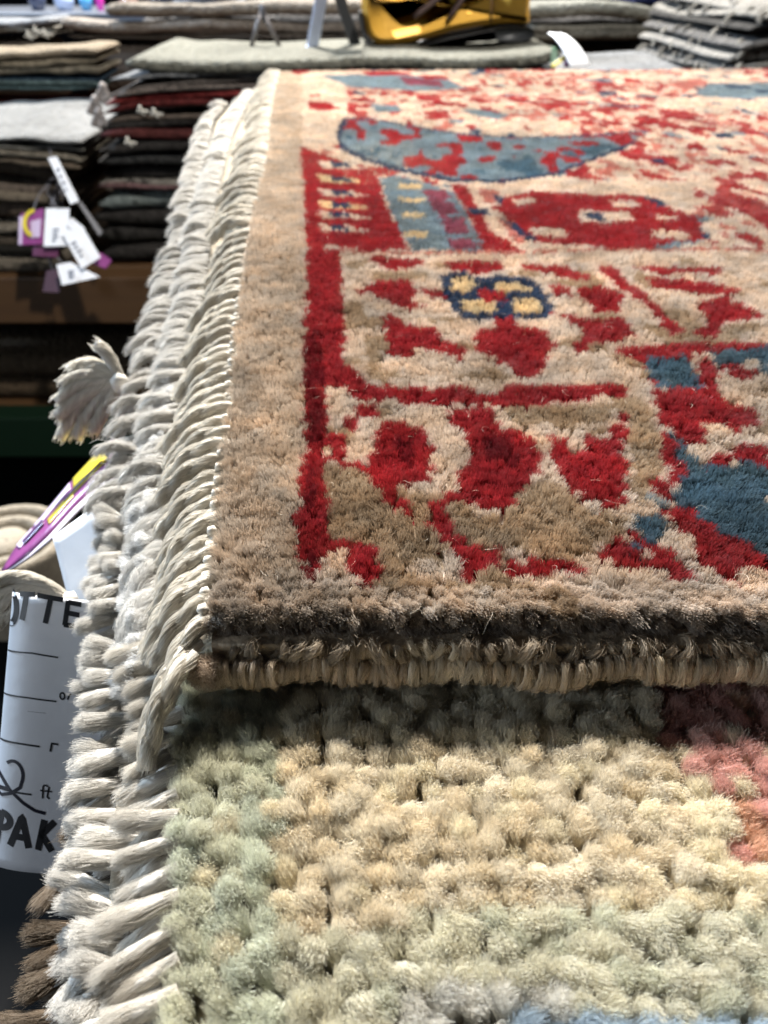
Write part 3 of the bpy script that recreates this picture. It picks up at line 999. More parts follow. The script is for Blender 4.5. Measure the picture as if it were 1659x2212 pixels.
TV = []
for q in range(16):
    g = np.random.default_rng(500 + q)
    p_, r_ = tuft_fibres(760, 6, .0015, .0024, .0060, .0004, .000027, 520 + q, curl=1.1, clump=5, lean=((g.random() - .5) * .0012, -.0005 + (g.random() - .5) * .0009))
    TV.append((core_mesh('tuft', .0017, .0016, -.0062, -.0012, 50 + q, FAB_O), curves('tuft_fibres', p_, r_, WOOL_O), p_, r_))
T2 = 0.0032
REST = []
y = G(800, 2300, Z2).y
row = 0
g2 = random.Random(5)
n2 = 0
while y < YF + .006:
    x = float(root2(y)) + .0022 + g2.uniform(0, .0006)
    xmax = G(1659, pix(0, y, Z2)[1], Z2).x + .0045
    while x < xmax:
        px_, py_ = pix(x, y, Z2)
        jx, jy = g2.gauss(0, .00022), g2.gauss(0, .00016)
        q = g2.randrange(16)
        a, b, fp_, fr_ = TV[q]
        c = np.array(col2(px_ + g2.gauss(0, 10), py_ + g2.gauss(0, 8), g2)) * g2.uniform(.92, 1.07)
        loc = Vector((x + jx, y + jy, Z2 + g2.gauss(0, .0004)))
        rot = (g2.gauss(.06, .09), g2.gauss(0, .10), g2.gauss(0, .25) + g2.choice((0, math.pi)))
        sc = (g2.uniform(.94, 1.08), g2.uniform(.90, 1.02), g2.uniform(.94, 1.06))
        if n2 < 300:
            o = place(a, b, 'tuft', R2, loc, rot, sc, c)
        else:
            from mathutils import Euler
            M_ = np.array(Matrix.Translation(loc) @ Euler(rot).to_matrix().to_4x4() @ Matrix.Diagonal((*sc, 1)))
            REST.append((a, M_, fp_, fr_, c))
        n2 += 1
        x += T2 * g2.uniform(.95, 1.05)
    y += T2 * .96
    row += 1
# the tufts further under the patterned rug, joined
tp_ = np.concatenate([f @ M_[:3, :3].T + M_[:3, 3] for a, M_, f, r, c in REST]); tr_ = np.concatenate([r for a, M_, f, r, c in REST])
tc_ = np.concatenate([np.tile(c, (len(f), 1)) for a, M_, f, r, c in REST])
tag(obj('shaded_tufts', curves('shaded_tufts', tp_, tr_, WOOL_A, tc_), R2), kind='stuff')
vs, fs = [], []
for a, M_, f, r, c in REST:
    b0 = len(vs)
    for v in a.vertices: vs.append(M_[:3, :3] @ np.array(v.co) + M_[:3, 3])
    fs += [tuple(b0 + k for k in p.vertices) for p in a.polygons]
o = tag(obj('tuft_cores', mesh('tuft_cores', vs, fs, FAB_O), R2), kind='stuff'); o.color = (.6, .52, .38, 1)
print('tufts', n2)
BACK2 = fabric('cream_backing', (0.50, 0.43, 0.32), 900, 0.8, 0.35, dist=0.0006)
slab('backing', lambda y: float(root2(y)) + .001, XR, .024, YB - .01, -.0262, -.0185, BACK2, R2, nx=50, nose=False)


# ---- soft thick fringe ends of the second and third rug
def stub_variant(seed, L_, drop, wid, nfib, frad, fuzz=1.0, K=7, twist=1.2):
    g = np.random.default_rng(seed)
    n = 9
    t_ = np.linspace(0, 1, n)
    cl = np.stack([-L_ * (t_ - .25 * t_ ** 2.5), -.0022 * t_ ** 1.3 + .0006 * np.sin(5 * t_ + seed), .0014 * np.sin(t_ * 2.4) - drop * t_ ** 2], 1)
    tan = np.gradient(cl, axis=0); tan /= np.linalg.norm(tan, axis=1)[:, None]
    side = np.cross(tan, np.array([0, 0, 1.0])); side /= np.linalg.norm(side, axis=1)[:, None]
    nor = np.cross(side, tan)
    prof = wid * (.62 + .40 * np.sin(t_ * 2.6 + .2)) * np.where(t_ > .92, .6, 1)
    nr = 8
    vs, fs = [], []
    for i in range(n):
        for a in range(nr):
            b = a / nr * 6.283
            q = 1 + .10 * math.cos(3 * b + t_[i] * 5)
            vs.append(cl[i] + prof[i] * .62 * q * (math.cos(b) * side[i] + .85 * math.sin(b) * nor[i]))
    for i in range(n - 1):
        for a in range(nr):
            fs.append((i * nr + a, i * nr + (a + 1) % nr, (i + 1) * nr + (a + 1) % nr, (i + 1) * nr + a))
    fs.append(tuple((n - 1) * nr + a for a in range(nr))); fs.append(tuple(reversed(range(nr))))
    b0 = g.random(nfib) * 6.283
    r0 = .60 + .46 * g.random(nfib)
    ts = g.random(nfib) * .62; te = np.minimum(1, ts + .30 + .25 * g.random(nfib))
    tt = ts[:, None] + (te - ts)[:, None] * np.linspace(0, 1, K)[None, :]
    ph1, ph2 = g.random((nfib, 1)) * 6.28, g.random((nfib, 1)) * 6.28
    bb = b0[:, None] + twist * tt * 2 + .25 * np.sin(tt * 9 + b0[:, None] * 3) + .30 * np.sin(tt * 17 + ph1)
    fly = np.abs(g.normal(0, .32, nfib)) * (g.random(nfib) < .55)
    rad_ = np.interp(tt, t_, prof) * (r0[:, None] + fuzz * fly[:, None] * np.linspace(0, 1, K)[None, :] ** 1.8 + .10 * np.sin(tt * 21 + ph2))
    ip = lambda A: np.stack([np.interp(tt, t_, A[:, c]) for c in range(3)], -1)
    p = ip(cl) + rad_[..., None] * (np.cos(bb)[..., None] * ip(side) + .85 * np.sin(bb)[..., None] * ip(nor))
    endf = np.clip((tt - .8) / .2, 0, 1)[..., None] * (g.random(nfib) * .0018)[:, None, None] * ip(tan)
    p = p + endf
    return mesh('fringe_end', vs, fs, COTTON_F), curves('fringe_fibres', p, frad * (1 - .45 * np.linspace(0, 1, K)), COTTON)


SV = [stub_variant(600 + q, .0100 + .0012 * (q % 3), .0075 + .0012 * (q % 4), .0024, 760, .000027, .8) for q in range(12)]
SV3 = [stub_variant(640 + q, .0085 + .001 * (q % 3), .0062 + .001 * (q % 3), .0025, 800, .000026, 1.35, twist=.3) for q in range(12)]
SFAR = [stub_variant(680 + q, .0150 + .001 * (q % 3), .0040 + .0008 * (q % 3), .0014, 220, .00005, 2.2, twist=.15) for q in range(8)]
g3 = random.Random(9)
FR2 = np.array((.63, .61, .57))
y = G(300, 2300, Z2).y
n3 = 0
while y < YB - .03:
    near = y < .14
    a, b = g3.choice(SV if near else SFAR)
    d = y - .04
    lean = np.interp(y, [.03, .09, .15, .4], [.42, .40, .10, -.12]) + g3.gauss(0, .10)
    xr_ = float(root2(y)) if y < .092 else float(np.interp(y, O2Y, O2X)) + .0088
    if y < .100:
        for lay in range(2):
            ta, tb = TV[g3.randrange(16)][:2]
            dv = Vector((-1, -.42 + g3.gauss(0, .16), (-.10, -.75)[lay] + g3.gauss(0, .12))).normalized()
            ln = g3.uniform(1.35, 1.75)
            root = Vector((xr_ + (.0022, .0012)[lay], y, Z2 - (.0012, .0042)[lay]))
            tip = root + dv * .0060 * ln
            place(ta, tb, 'fringe_end', R2, tip, dv.to_track_quat('Z', 'Y').to_euler(), (g3.uniform(.62, .82), g3.uniform(.62, .82), ln), FR2 * g3.uniform(.80, .98) * np.array((1.03, 1, .95)))
    else:
        place(a, b, 'fringe_end', R2, (xr_ + .0024, y, Z2 - .0022 + g3.gauss(0, .0004)), (g3.gauss(0, .2), g3.gauss(.02, .12), lean), (g3.uniform(.9, 1.1), g3.uniform(.88, 1.12), g3.uniform(.88, 1.1)), FR2 * g3.uniform(.90, 1.08))
    n3 += 1
    y += (.0038 if near else .0036) * g3.uniform(.88, 1.1)
print('r2 fringe', n3)

# small fuzzy knots along the side of the second rug, between the two fringes
y = .088
while y < .215:
    for q in range(2):
        a, b = KVAR[g3.randrange(12)]
        xo = float(np.interp(y, O2Y, O2X))
        o = place(a, b, 'edge_tuft', R2, (xo + (.0008, .0040)[q] + g3.gauss(0, .0006), y + g3.gauss(0, .0006), (-.0185, -.0150)[q] + g3.gauss(0, .0006)),
                  (g3.gauss(.2, .3), (-1.25, -.7)[q] + g3.gauss(0, .25), g3.gauss(0, .3)), g3.uniform(1.15, 1.65), np.array((.74, .74, .73)) * g3.uniform(.88, 1.1))
    y += .0022 * g3.uniform(.85, 1.2) * (1 + max(0, y - .09) * 4)

# ================================================================== THIRD RUG (shaggy off-white edge)
R3 = thing('shaggy_rug', (0.2, 0.4, -0.0392), 'off-white rug with shaggy fringe under the cream tufted rug', 'rug')
P3_OUT = [(70, 2300), (85, 2100), (92, 2000), (112, 1750), (150, 1450), (190, 1150), (222, 1000), (262, 860), (292, 790), (332, 650), (392, 410), (432, 275), (500, 205), (530, 190)]
_o3 = [G(a, b, -.030) for a, b in P3_OUT]
O3Y = np.array([p.y for p in _o3]); O3X = np.array([p.x for p in _o3])
y = G(100, 2320, -.03).y
while y < YB - .05:
    near = y < .15
    xo = float(np.interp(y, O3Y, O3X))
    a, b = g3.choice(SV3 if near else SFAR)
    if near:
        for lay in range(3):
            ta, tb = TV[g3.randrange(16)][:2]
            place(ta, tb, 'fringe_end', R3, (xo + (.0052, .0026, .0050)[lay] + g3.gauss(0, .0008), y + lay * .0013 + g3.gauss(0, .0006), (-.0225, -.0275, -.0330)[lay] + g3.gauss(0, .0008)),
                  (g3.gauss(.25, .3), (-.95, -1.35, -1.6)[lay] + g3.gauss(0, .2), g3.gauss(.2, .25)), (g3.uniform(.8, 1.05), g3.uniform(.8, 1.05), g3.uniform(1.15, 1.6)), FR2 * g3.uniform(.92, 1.12))
    else:
        place(a, b, 'fringe_end', R3, (xo + .0129, y, -.0235 + g3.gauss(0, .0006)),
              (g3.gauss(0, .3), g3.gauss(.05, .18), .25 + g3.gauss(0, .2)), (g3.uniform(.9, 1.15), g3.uniform(.85, 1.1), g3.uniform(.9, 1.15)), FR2 * g3.uniform(.86, 1.06))
    y += (.0044 if near else .0040) * g3.uniform(.88, 1.12)
slab('backing', lambda y: float(np.interp(y, O3Y, O3X)) + .0122, XR, .020, YB - .02, -.0392, -.0270, BACK2, R3, nx=50, nose=False)

# ================================================================== FOURTH RUG (brown jute) and what lies under it
R4 = thing('jute_rug', (0.2, 0.4, -0.0560), 'brown jute rug with thick ropey strands, beneath the shaggy rug', 'rug')
JUTE = np.array((.15, .11, .075))
slab('backing', -.044, XR, .018, YB - .03, -.0560, -.0398, fabric('jute_body', (.12, .08, .045), 500, .9, .4, dist=.001), R4, nx=40, nose=True)
y = .024
while y < .20:
    a, b = g3.choice(SV if y < .1 else SFAR)
    for lay in range(2):
        ta, tb = TV[g3.randrange(16)][:2]
        place(ta, tb, 'rope_end', R4, (-.0560 + lay * .004 + g3.gauss(0, .001), y + lay * .002, -.0450 - lay * .0060), (g3.gauss(.3, .25), -1.2 + g3.gauss(.0, .2), .2 + g3.gauss(0, .2)),
              (.9, .9, g3.uniform(1.4, 2.0)), JUTE * g3.uniform(.7, 1.2))
    y += .0042 * g3.uniform(.85, 1.15)


def folded(label, group, x0, x1, yf, yb, z0, z1, cols, seed, wav=.004, drop=(0, 0), dropw=(.1, .1), sag=0, nx=56, cat='folded rug', gap=.12):
    """a folded rug: one soft layer for each colour given, lowest first"""
    t_ = thing('folded_rug', ((x0 + x1) / 2, (yf + yb) / 2, z0), label, cat, group)
    nl = len(cols)
    h = (z1 - z0) / nl
    for q, c in enumerate(cols):
        r_ = random.Random(seed * 10 + q)
        o = slab('layer', x0 + r_.uniform(0, .008), x1 - r_.uniform(0, .008), yf + r_.uniform(-.006, .006), yb, z0 + q * h + h * gap * .5, z0 + (q + 1) * h - h * gap * .5, BGFAB, t_, nx=nx, wav=wav, seed=(seed * 7 + q * 3) % 50 if wav > .004 else seed % 50, drop=drop, dropw=dropw, sag=sag, ends=2)
        o.color = (*[v * (.80 - .62 * max(c)) for v in c], 1)
    return t_


BGFAB = fabric('folded_rug_cloth', (1, 1, 1), scale=110, bump=1.0, var=.70, dist=.010, src='obj')
BGFAB.node_tree.nodes['Principled BSDF'].inputs['Sheen Weight'].default_value = 0
GS = 'folded rugs stacked on the shelf racks'
folded('dark brown folded rug under the jute rug', GS, -.040, XR, .022, YB - .02, -.128, -.0565, [(.09, .06, .04)] * 3, 1, wav=.002)
folded('thick grey-brown folded rug on the deck of the near rack', GS, -.036, XR, .026, YB - .02, -.2215, -.1285, [(.12, .10, .08)] * 3, 2, wav=.002)


def stack(front, D, depth, items, zdeck):
    """items: (label, pxl, pxr, pyt, pyb, [colours], drop) read at the front plane D, topmost first"""
    for i, (lab, pl, pr, pt, pb, cols, drop) in enumerate(items):
        pm = (pl + pr) / 2
        zt_, zb_ = W(pm, pt, D).z, W(pm, pb, D).z
        if zdeck is not None and i == len(items) - 1: zb_ = zdeck
        folded(lab, GS, W(pl, (pt + pb) / 2, D).x, W(pr, (pt + pb) / 2, D).x, D, D + depth - .01 * i, zb_, zt_, cols, 20 + int(front * 100) + i, drop=drop, wav=.008, dropw=(.05, .08))


DECK = zt
BLK, DBR, DRD = (.04, .036, .033), (.19, .15, .12), (.13, .036, .033)
stack(1, DM, .25, [
    ('pale sage rug carrying the easel and the yellow shoe, topmost of its stack', 262, 1215, 120, 152, [(.31, .305, .25)], (0, -.018)),
    ('thin grey folded rug directly under the pale sage rug', 240, 1700, 154, 164, [(.30, .31, .32)], (.006, 0)),
    ('taupe folded rug above the red one in the middle stack', 232, 1700, 165, 190, [(.30, .25, .22), (.20, .17, .15)], (.012, 0)),
    ('deep red folded rug beneath the taupe one in the middle stack', 222, 1700, 192, 226, [(.16, .03, .028), (.36, .055, .05)], (.016, 0)),
    ('dark brown folded rug with pale tassels under the deep red one', 215, 1700, 228, 256, [DBR, (.12, .095, .08)], (.010, 0)),
    ('near-black folded rug with a dark red layer', 212, 1700, 258, 330, [BLK, DRD, BLK], (.004, 0)),
    ('charcoal folded rug lying on the thin cream one', 214, 1700, 332, 383, [BLK, (.05, .05, .048)], (.002, 0)),
    ('thin cream and rose folded rug lying on the pale teal one', 205, 1700, 385, 412, [(.30, .17, .17), (.46, .42, .36)], (.002, 0)),
    ('pale teal folded rug with a soft rounded front edge', 200, 1700, 414, 452, [(.31, .36, .34)], (.008, 0)),
    ('black folded rug at the bottom of the middle stack, on the pine shelf', 205, 1700, 454, 562, [BLK, (.04, .037, .034), BLK], (0, 0)),
], DECK)
stack(2, 1.47, .12, [
    ('tan striped folded rug at the top of the left rear stack', -260, 222, 110, 142, [(.46, .39, .28), (.42, .34, .24)], (.02, 0)),
    ('sand coloured folded rug on the navy one', -260, 222, 143, 161, [(.42, .37, .28)], (.02, 0)),
    ('navy blue folded rug above the teal one', -260, 222, 162, 179, [(.065, .11, .16)], (.02, 0)),
    ('teal folded rug lying on the red one in the left rear stack', -260, 222, 180, 200, [(.12, .19, .20), (.17, .25, .25)], (.02, 0)),
    ('brick red folded rug at the bottom of the left rear stack', -260, 222, 202, 300, [(.10, .03, .025), (.28, .045, .03)], (.004, 0)),
], DECK)
stack(3, 1.11, .34, [
    ('broad white rug lying flat on the left front stack', -330, 186, 297, 316, [(.28, .27, .24), (.30, .30, .292)], (0, .006)),
    ('cream and brown folded rug right under the broad white one', -330, 178, 318, 346, [(.24, .19, .14), (.42, .37, .29)], (0, .012)),
    ('dark chocolate folded rug in the middle of the left front stack', -330, 160, 348, 416, [DBR, (.10, .075, .055)], (0, .010)),
    ('beige folded rug between two dark ones in the left front stack', -330, 138, 418, 442, [(.34, .28, .21)], (0, .008)),
    ('umber folded rug under the beige one in the left front stack', -330, 130, 444, 482, [(.16, .12, .09)], (0, .006)),
    ('greyish beige folded rug above the lowest one in the left front stack', -330, 128, 484, 516, [(.10, .08, .06), (.38, .33, .26)], (0, .006)),
    ('stone coloured folded rug at the bottom of the left front stack', -330, 122, 518, 575, [(.26, .22, .17), (.32, .28, .22)], (0, 0)),
], DECK)
stack(4, 1.86, .09, [
    ('light taupe rug draped on the rear stack behind the easel', 222, 800, 4, 38, [(.42, .37, .31)], (.004, 0)),
    ('mottled grey-brown folded rug below the light taupe one', 128, 800, 44, 73, [(.42, .37, .32)], (-.004, 0)),
    ('thin dark folded rug with pale edges at the rear', 140, 800, 74, 88, [(.10, .085, .07), (.26, .22, .18)], (-.012, 0)),
    ('black-brown folded rug at the base of the rear stack', 150, 800, 89, 130, [(.05, .042, .036), (.12, .10, .085)], (-.010, 0)),
], DECK)
stack(5, 1.84, .12, [
    ('bright white folded rug at the rear left, beside the taupe rugs', -260, 118, 40, 56, [(.45, .47, .5)], (0, 0)),
    ('grey tasselled folded rug beneath the bright white one', -260, 128, 57, 76, [(.24, .22, .18), (.3, .28, .24)], (0, .003)),
    ('mossy brown folded rug at the bottom of the rear left stack', -260, 110, 77, 130, [(.12, .10, .08), (.20, .17, .14)], (0, .004)),
], DECK)
stack(6, 1.70, .10, [
    ('pale olive rug on top of the rear stack behind the yellow shoe', 1132, 1432, 6, 44, [(.44, .44, .38)], (0, .012)),
    ('moss grey folded rug in the rear stack behind the yellow shoe', 1120, 1470, 52, 92, [(.20, .19, .16), (.30, .29, .25)], (0, .004)),
    ('dark maroon folded rug low in the rear stack behind the yellow shoe', 1110, 1480, 94, 150, [(.05, .03, .028), (.10, .07, .06)], (0, .004)),
], DECK)
stack(7, 2.0, .12, [
    ('white folded rug far behind the grey fringed stack', 1440, 1900, 18, 36, [(.62, .64, .66)], (0, 0)),
    ('green-grey folded rug with a pink edge far behind the fringed stack', 1430, 1900, 40, 60, [(.62, .28, .36), (.20, .21, .19)], (0, 0)),
    ('sage grey folded rug under the pink edged one', 1425, 1900, 62, 150, [(.2, .2, .18), (.36, .37, .33)], (0, 0)),
], DECK)
stack(8, 1.02, .42, [
    ('pale grey fringed rug topmost on the stack at the far end of the patterned rug', 1648, 2100, -4, 34, [(.40, .38, .34), (.44, .42, .38)], (.012, 0)),
    ('charcoal folded rug under the pale grey fringed one', 1622, 2100, 36, 66, [(.05, .048, .045), (.05, .048, .045)], (.016, 0)),
    ('dark grey folded rug with a white fringed edge', 1600, 2100, 68, 104, [(.10, .10, .095), (.16, .155, .15)], (.014, 0)),
    ('speckled white and grey folded rug at the end of the patterned rug', 1572, 2100, 106, 150, [(.30, .29, .27), (.50, .48, .44)], (.012, 0)),
    ('black folded rug at the bottom of the fringed stack', 1560, 2100, 152, 300, [BLK, BLK], (0, 0)),
], DECK)
o = folded('drab brown folded rug on the lower shelf beneath the pine beam', GS, -1.2, .6, DM + .02, DM + .5, W(300, 868, DM).z - .008, W(300, 782, DM).z, [(.13, .09, .055), (.16, .115, .075)], 91, wav=.003)

# white fringe along the near ends of the grey stack
for (pl, pt, pb, nm) in ((1650, 0, 34, 0), (1602, 70, 104, 1), (1574, 110, 150, 2)):
    par = [o_ for o_ in bpy.data.objects if o_.type == 'EMPTY' and o_.get('label', '').startswith(('pale grey fringed', 'dark grey folded rug with a white', 'speckled white')[nm])][0]
    for k in range(14):
        p_ = W(pl, (pt + pb) / 2, 1.02)
        a, b = g3.choice(SFAR)
        place(a, b, 'fringe_end', par, (p_.x + .016 + g3.gauss(0, .004), 1.022 + k * .026, p_.z + g3.gauss(-.004, .004)), (g3.gauss(0, .3), g3.gauss(-.1, .25), g3.gauss(.3, .3)), g3.uniform(1.2, 1.9), np.array((.36, .35, .32)) * g3.uniform(.6, 1.1))

# rolled rug standing on the floor, far below the tag
def lathe(name, prof, mat, parent, loc, n=24):
    vs, fs = [], []
    m_ = len(prof)
    for i in range(n):
        a = i / n * 2 * math.pi
        for r, z in prof: vs.append((r * math.cos(a), r * math.sin(a), z))
    for i in range(n):
        for j in range(m_ - 1):
            fs.append((i * m_ + j, ((i + 1) % n) * m_ + j, ((i + 1) % n) * m_ + j + 1, i * m_ + j + 1))
    return obj(name, mesh(name, vs, fs, mat), parent, loc=loc)


pr_ = W(10, 1160, .62)
tr = thing('rolled_rug', (pr_.x, pr_.y, FLOOR_Z), 'beige rug rolled up and standing on the floor', 'rolled rug')
zt_r = pr_.z - FLOOR_Z
BEI = fabric('beige_roll', (.30, .26, .20), 300, .8, .3, dist=.003)
lathe('outer_turn', [(.062, 0), (.062, zt_r - .006), (.058, zt_r), (.052, zt_r), (.048, zt_r - .01), (.048, 0)], BEI, tr, (pr_.x, pr_.y, FLOOR_Z))
lathe('inner_turn', [(.043, 0), (.043, zt_r - .006), (.039, zt_r - .001), (.033, zt_r - .001), (.029, zt_r - .01), (.029, 0)], BEI, tr, (pr_.x, pr_.y, FLOOR_Z))
lathe('shade_sleeve', [(.066, 0), (.066, zt_r - .085), (.0635, zt_r - .083)], plain('shade_black', (.006, .006, .006), .9, spec=.05), tr, (pr_.x, pr_.y, FLOOR_Z))  # added sleeve, its black stands in for the shade below the tag
lathe('centre_turn', [(.024, 0), (.024, zt_r - .008), (.020, zt_r - .002), (.001, zt_r - .004)], BEI, tr, (pr_.x, pr_.y, FLOOR_Z))


# ================================================================== tubes and tassels
def tube(name, pts, r, mat, parent, nr=7, r_end=None):
    pts = np.array(pts, float)
    n = len(pts)
    tan = np.gradient(pts, axis=0); tan /= np.linalg.norm(tan, axis=1)[:, None] + 1e-12
    ref = np.array([0, 0, 1.0]) if abs(tan[0][2]) < .9 else np.array([0, 1.0, 0])
    side = np.cross(tan, ref); side /= np.linalg.norm(side, axis=1)[:, None] + 1e-12
    nor = np.cross(side, tan)
    vs, fs = [], []
    for i in range(n):
        rr_ = r if r_end is None else r + (r_end - r) * i / (n - 1)
        for a in range(nr):
            b = a / nr * 6.28318
            vs.append(pts[i] + rr_ * (math.cos(b) * side[i] + math.sin(b) * nor[i]))
    for i in range(n - 1):
        for a in range(nr):
            fs.append((i * nr + a, i * nr + (a + 1) % nr, (i + 1) * nr + (a + 1) % nr, (i + 1) * nr + a))
    fs.append(tuple(reversed(range(nr)))); fs.append(tuple((n - 1) * nr + a for a in range(nr)))
    return obj(name, mesh(name, vs, fs, mat), parent)


def at(px, py, dep):
    """point at a given depth along the lens axis"""
    d = ray(px, py) / FX
    return Vector((d[0] * dep, d[1] * dep, H + d[2] * dep))


def tassel(label, root, ends, dep, r, group, col, ddep=.004, bend=14, twist=3.0, nfib=220):
    t_ = thing('tassel', at(*root, dep), label, 'tassel', group)
    o = obj('tassel_knot', core_mesh('tassel_knot', r * 2.0, r * 2.0, -r * 2.2, r * 2.2, 3, COTTON_F), t_, loc=at(*root, dep)); o.color = (*col, 1)
    for i, (ex, ey, bx, by) in enumerate(ends):
        g = np.random.default_rng(i + 900)
        n = 14
        tt = np.linspace(0, 1, n)
        dd = dep + ddep * (g.random() - .3) * tt
        # quadratic bow through a control point
        X = (1 - tt) ** 2 * root[0] + 2 * tt * (1 - tt) * bx + tt ** 2 * ex
        Y = (1 - tt) ** 2 * root[1] + 2 * tt * (1 - tt) * by + tt ** 2 * ey
        cl = np.array([at(a, b, c) for a, b, c in zip(X, Y, dd)])
        o = tube('strand', cl, r * .93, COTTON_F, t_, nr=8)
        o.color = (*(np.array(col) * g.uniform(.88, 1.05)), 1)
        tan = np.gradient(cl, axis=0); tan /= np.linalg.norm(tan, axis=1)[:, None]
        side = np.cross(tan, [0.1, .3, 1.0]); side /= np.linalg.norm(side, axis=1)[:, None]; nor = np.cross(side, tan)
        b0 = g.random((nfib, 1)) * 6.283
        i0 = g.integers(0, n - 7, nfib)
        ii = i0[:, None] + np.arange(8)[None, :]; ii = np.minimum(ii, n - 1)
        ph = b0 + twist * tt[ii] * 2
        rr_ = r * (1 + .12 * g.random((nfib, 1)) + (g.random((nfib, 1)) < .2) * .5 * g.random((nfib, 1)) * np.linspace(0, 1, 8)[None, :] ** 2)
        p = cl[ii] + rr_[..., None] * (np.cos(ph)[..., None] * side[ii] + np.sin(ph)[..., None] * nor[ii])
        last = ii[:, -1] == n - 1
        p[last, -1] += tan[-1] * r * g.random((int(last.sum()), 1)) * 1.2
        f = bpy.data.objects.new('fibres', curves('strand_fibres', p, r * .045, COTTON)); COL.objects.link(f); f.parent = o
        f.color = o.color
    return t_


d1 = (G(258, 835, -.027) - Vector((0, 0, H))).dot(Vector((0, c_, -s_)))
TC = (.78, .74, .66)
GT = 'tassels at the rug edges'
tassel('cream cotton tassel of loose strands sticking out from the shaggy rug edge', (258, 828),
       [(208, 742, 246, 770), (148, 800, 205, 762), (134, 832, 190, 786), (122, 868, 178, 812), (122, 902, 186, 836),
        (130, 946, 172, 848), (164, 948, 196, 868), (200, 936, 226, 880), (146, 868, 205, 838)],
       d1 - .004, .00165, GT, TC)
tassel('cream cotton tassel lying above the curled white tag', (150, 1300),
       [(-30, 1262, 60, 1215), (-30, 1280, 60, 1228), (-20, 1300, 70, 1240), (-10, 1318, 70, 1250), (20, 1330, 90, 1262), (-40, 1340, 60, 1275), (-20, 1360, 50, 1290)],
       .178, .00125, GT, TC)
for i, (a, b, q) in enumerate(((205, 218, 1.14), (222, 190, 1.14), (214, 245, 1.14), (332, 238, 1.14), (302, 232, 1.14), (275, 300, 1.14), (75, 60, 1.53), (95, 66, 1.53), (60, 70, 1.53))):
    dep = q * c_ + .1 * s_
    lab = ['thick grey cord tassel at the corner of the deep red rug', 'looped grey cord tassel beside the taupe rug', 'drooping grey cord tassel below the red rug corner', 'small pale tassel on the dark brown rug front',
           'tiny pale tassel left of another on the dark brown rug front', 'pale tassel on the black folded rug', 'pale tassel on the grey rug below the bright white one', 'short pale tassel at the corner of the grey rug', 'ragged pale tassel on the mossy brown rug'][i]
    sz = 1.0 if i < 3 else .38
    tassel(lab, (a, b), [(a - 14 * sz + 8 * k, b + 26 * sz + 3 * (k % 3), a - 8 * sz + 6 * k * sz, b + 8) for k in range(4)], dep - .012, .0032 * sz, GT, (.22, .20, .19) if i < 3 else (.42, .40, .35), nfib=20)

# ================================================================== TAGS
WHITE = plain('tag_white_card', (.80, .81, .84), .45, spec=.4, scale=110, bump=.12)
INK = plain('black_ink', (.012, .012, .014), .5)
MARK = plain('marker_ink', (.010, .010, .022), .4)
PURPLE = plain('purple_print', (.24, .05, .20), .35, coat=.2)
YELLOW = plain('yellow_print', (.62, .50, .03), .35, coat=.3)
LILAC = plain('lilac_print', (.55, .45, .62), .35)
GREYI = plain('grey_print', (.20, .20, .23), .5)

# --- curled white tag: local frame facing the lens, bent round an upright axis
TD = .156
KPX = TD / FX
tC = at(92, 1590, TD)
t_r = Vector((1, 0, 0)); t_n = Vector((0, -c_, s_)); t_u = (Vector((0, s_, c_)) + t_r * .085).normalized()
t_r = (t_r - t_u * t_r.dot(t_u)).normalized()
TR = 112 * KPX


def bend(s, t_, off=0.0):
    """tag sheet: s along the card (left side curls away), t up the card, both in photo pixels from the tag's middle"""
    s *= KPX; t_ *= KPX
    if s < 0:
        a = s / TR
        x_ = (TR + off) * math.sin(a); z_ = ((TR + off) * math.cos(a) - TR) * .45 + off * .5
    else:
        x_, z_ = s, off
    return tC + t_r * x_ + t_u * t_ + t_n * z_


def sheet(name, s0, s1, t0, t1, ns, nt, th, mat, parent, cut=lambda s, t: (s, t)):
    vs, fs = [], []
    for side in (0, 1):
        for i in range(ns + 1):
            for j in range(nt + 1):
                s, t_ = cut(s0 + (s1 - s0) * i / ns, t0 + (t1 - t0) * j / nt)
                vs.append(bend(s, t_, -th * side))
    N = (ns + 1) * (nt + 1)
    for i in range(ns):
        for j in range(nt):
            a, b, c, d = i * (nt + 1) + j, (i + 1) * (nt + 1) + j, (i + 1) * (nt + 1) + j + 1, i * (nt + 1) + j + 1
            fs.append((a, b, c, d)); fs.append((N + d, N + c, N + b, N + a))
    rim = [i * (nt + 1) for i in range(ns + 1)] + [ns * (nt + 1) + j for j in range(1, nt + 1)] + [i * (nt + 1) + nt for i in range(ns - 1, -1, -1)] + [j for j in range(nt - 1, 0, -1)]
    for a, b in zip(rim, rim[1:] + rim[:1]): fs.append((b, a, N + a, N + b))
    return obj(name, mesh(name, vs, fs, mat), parent)


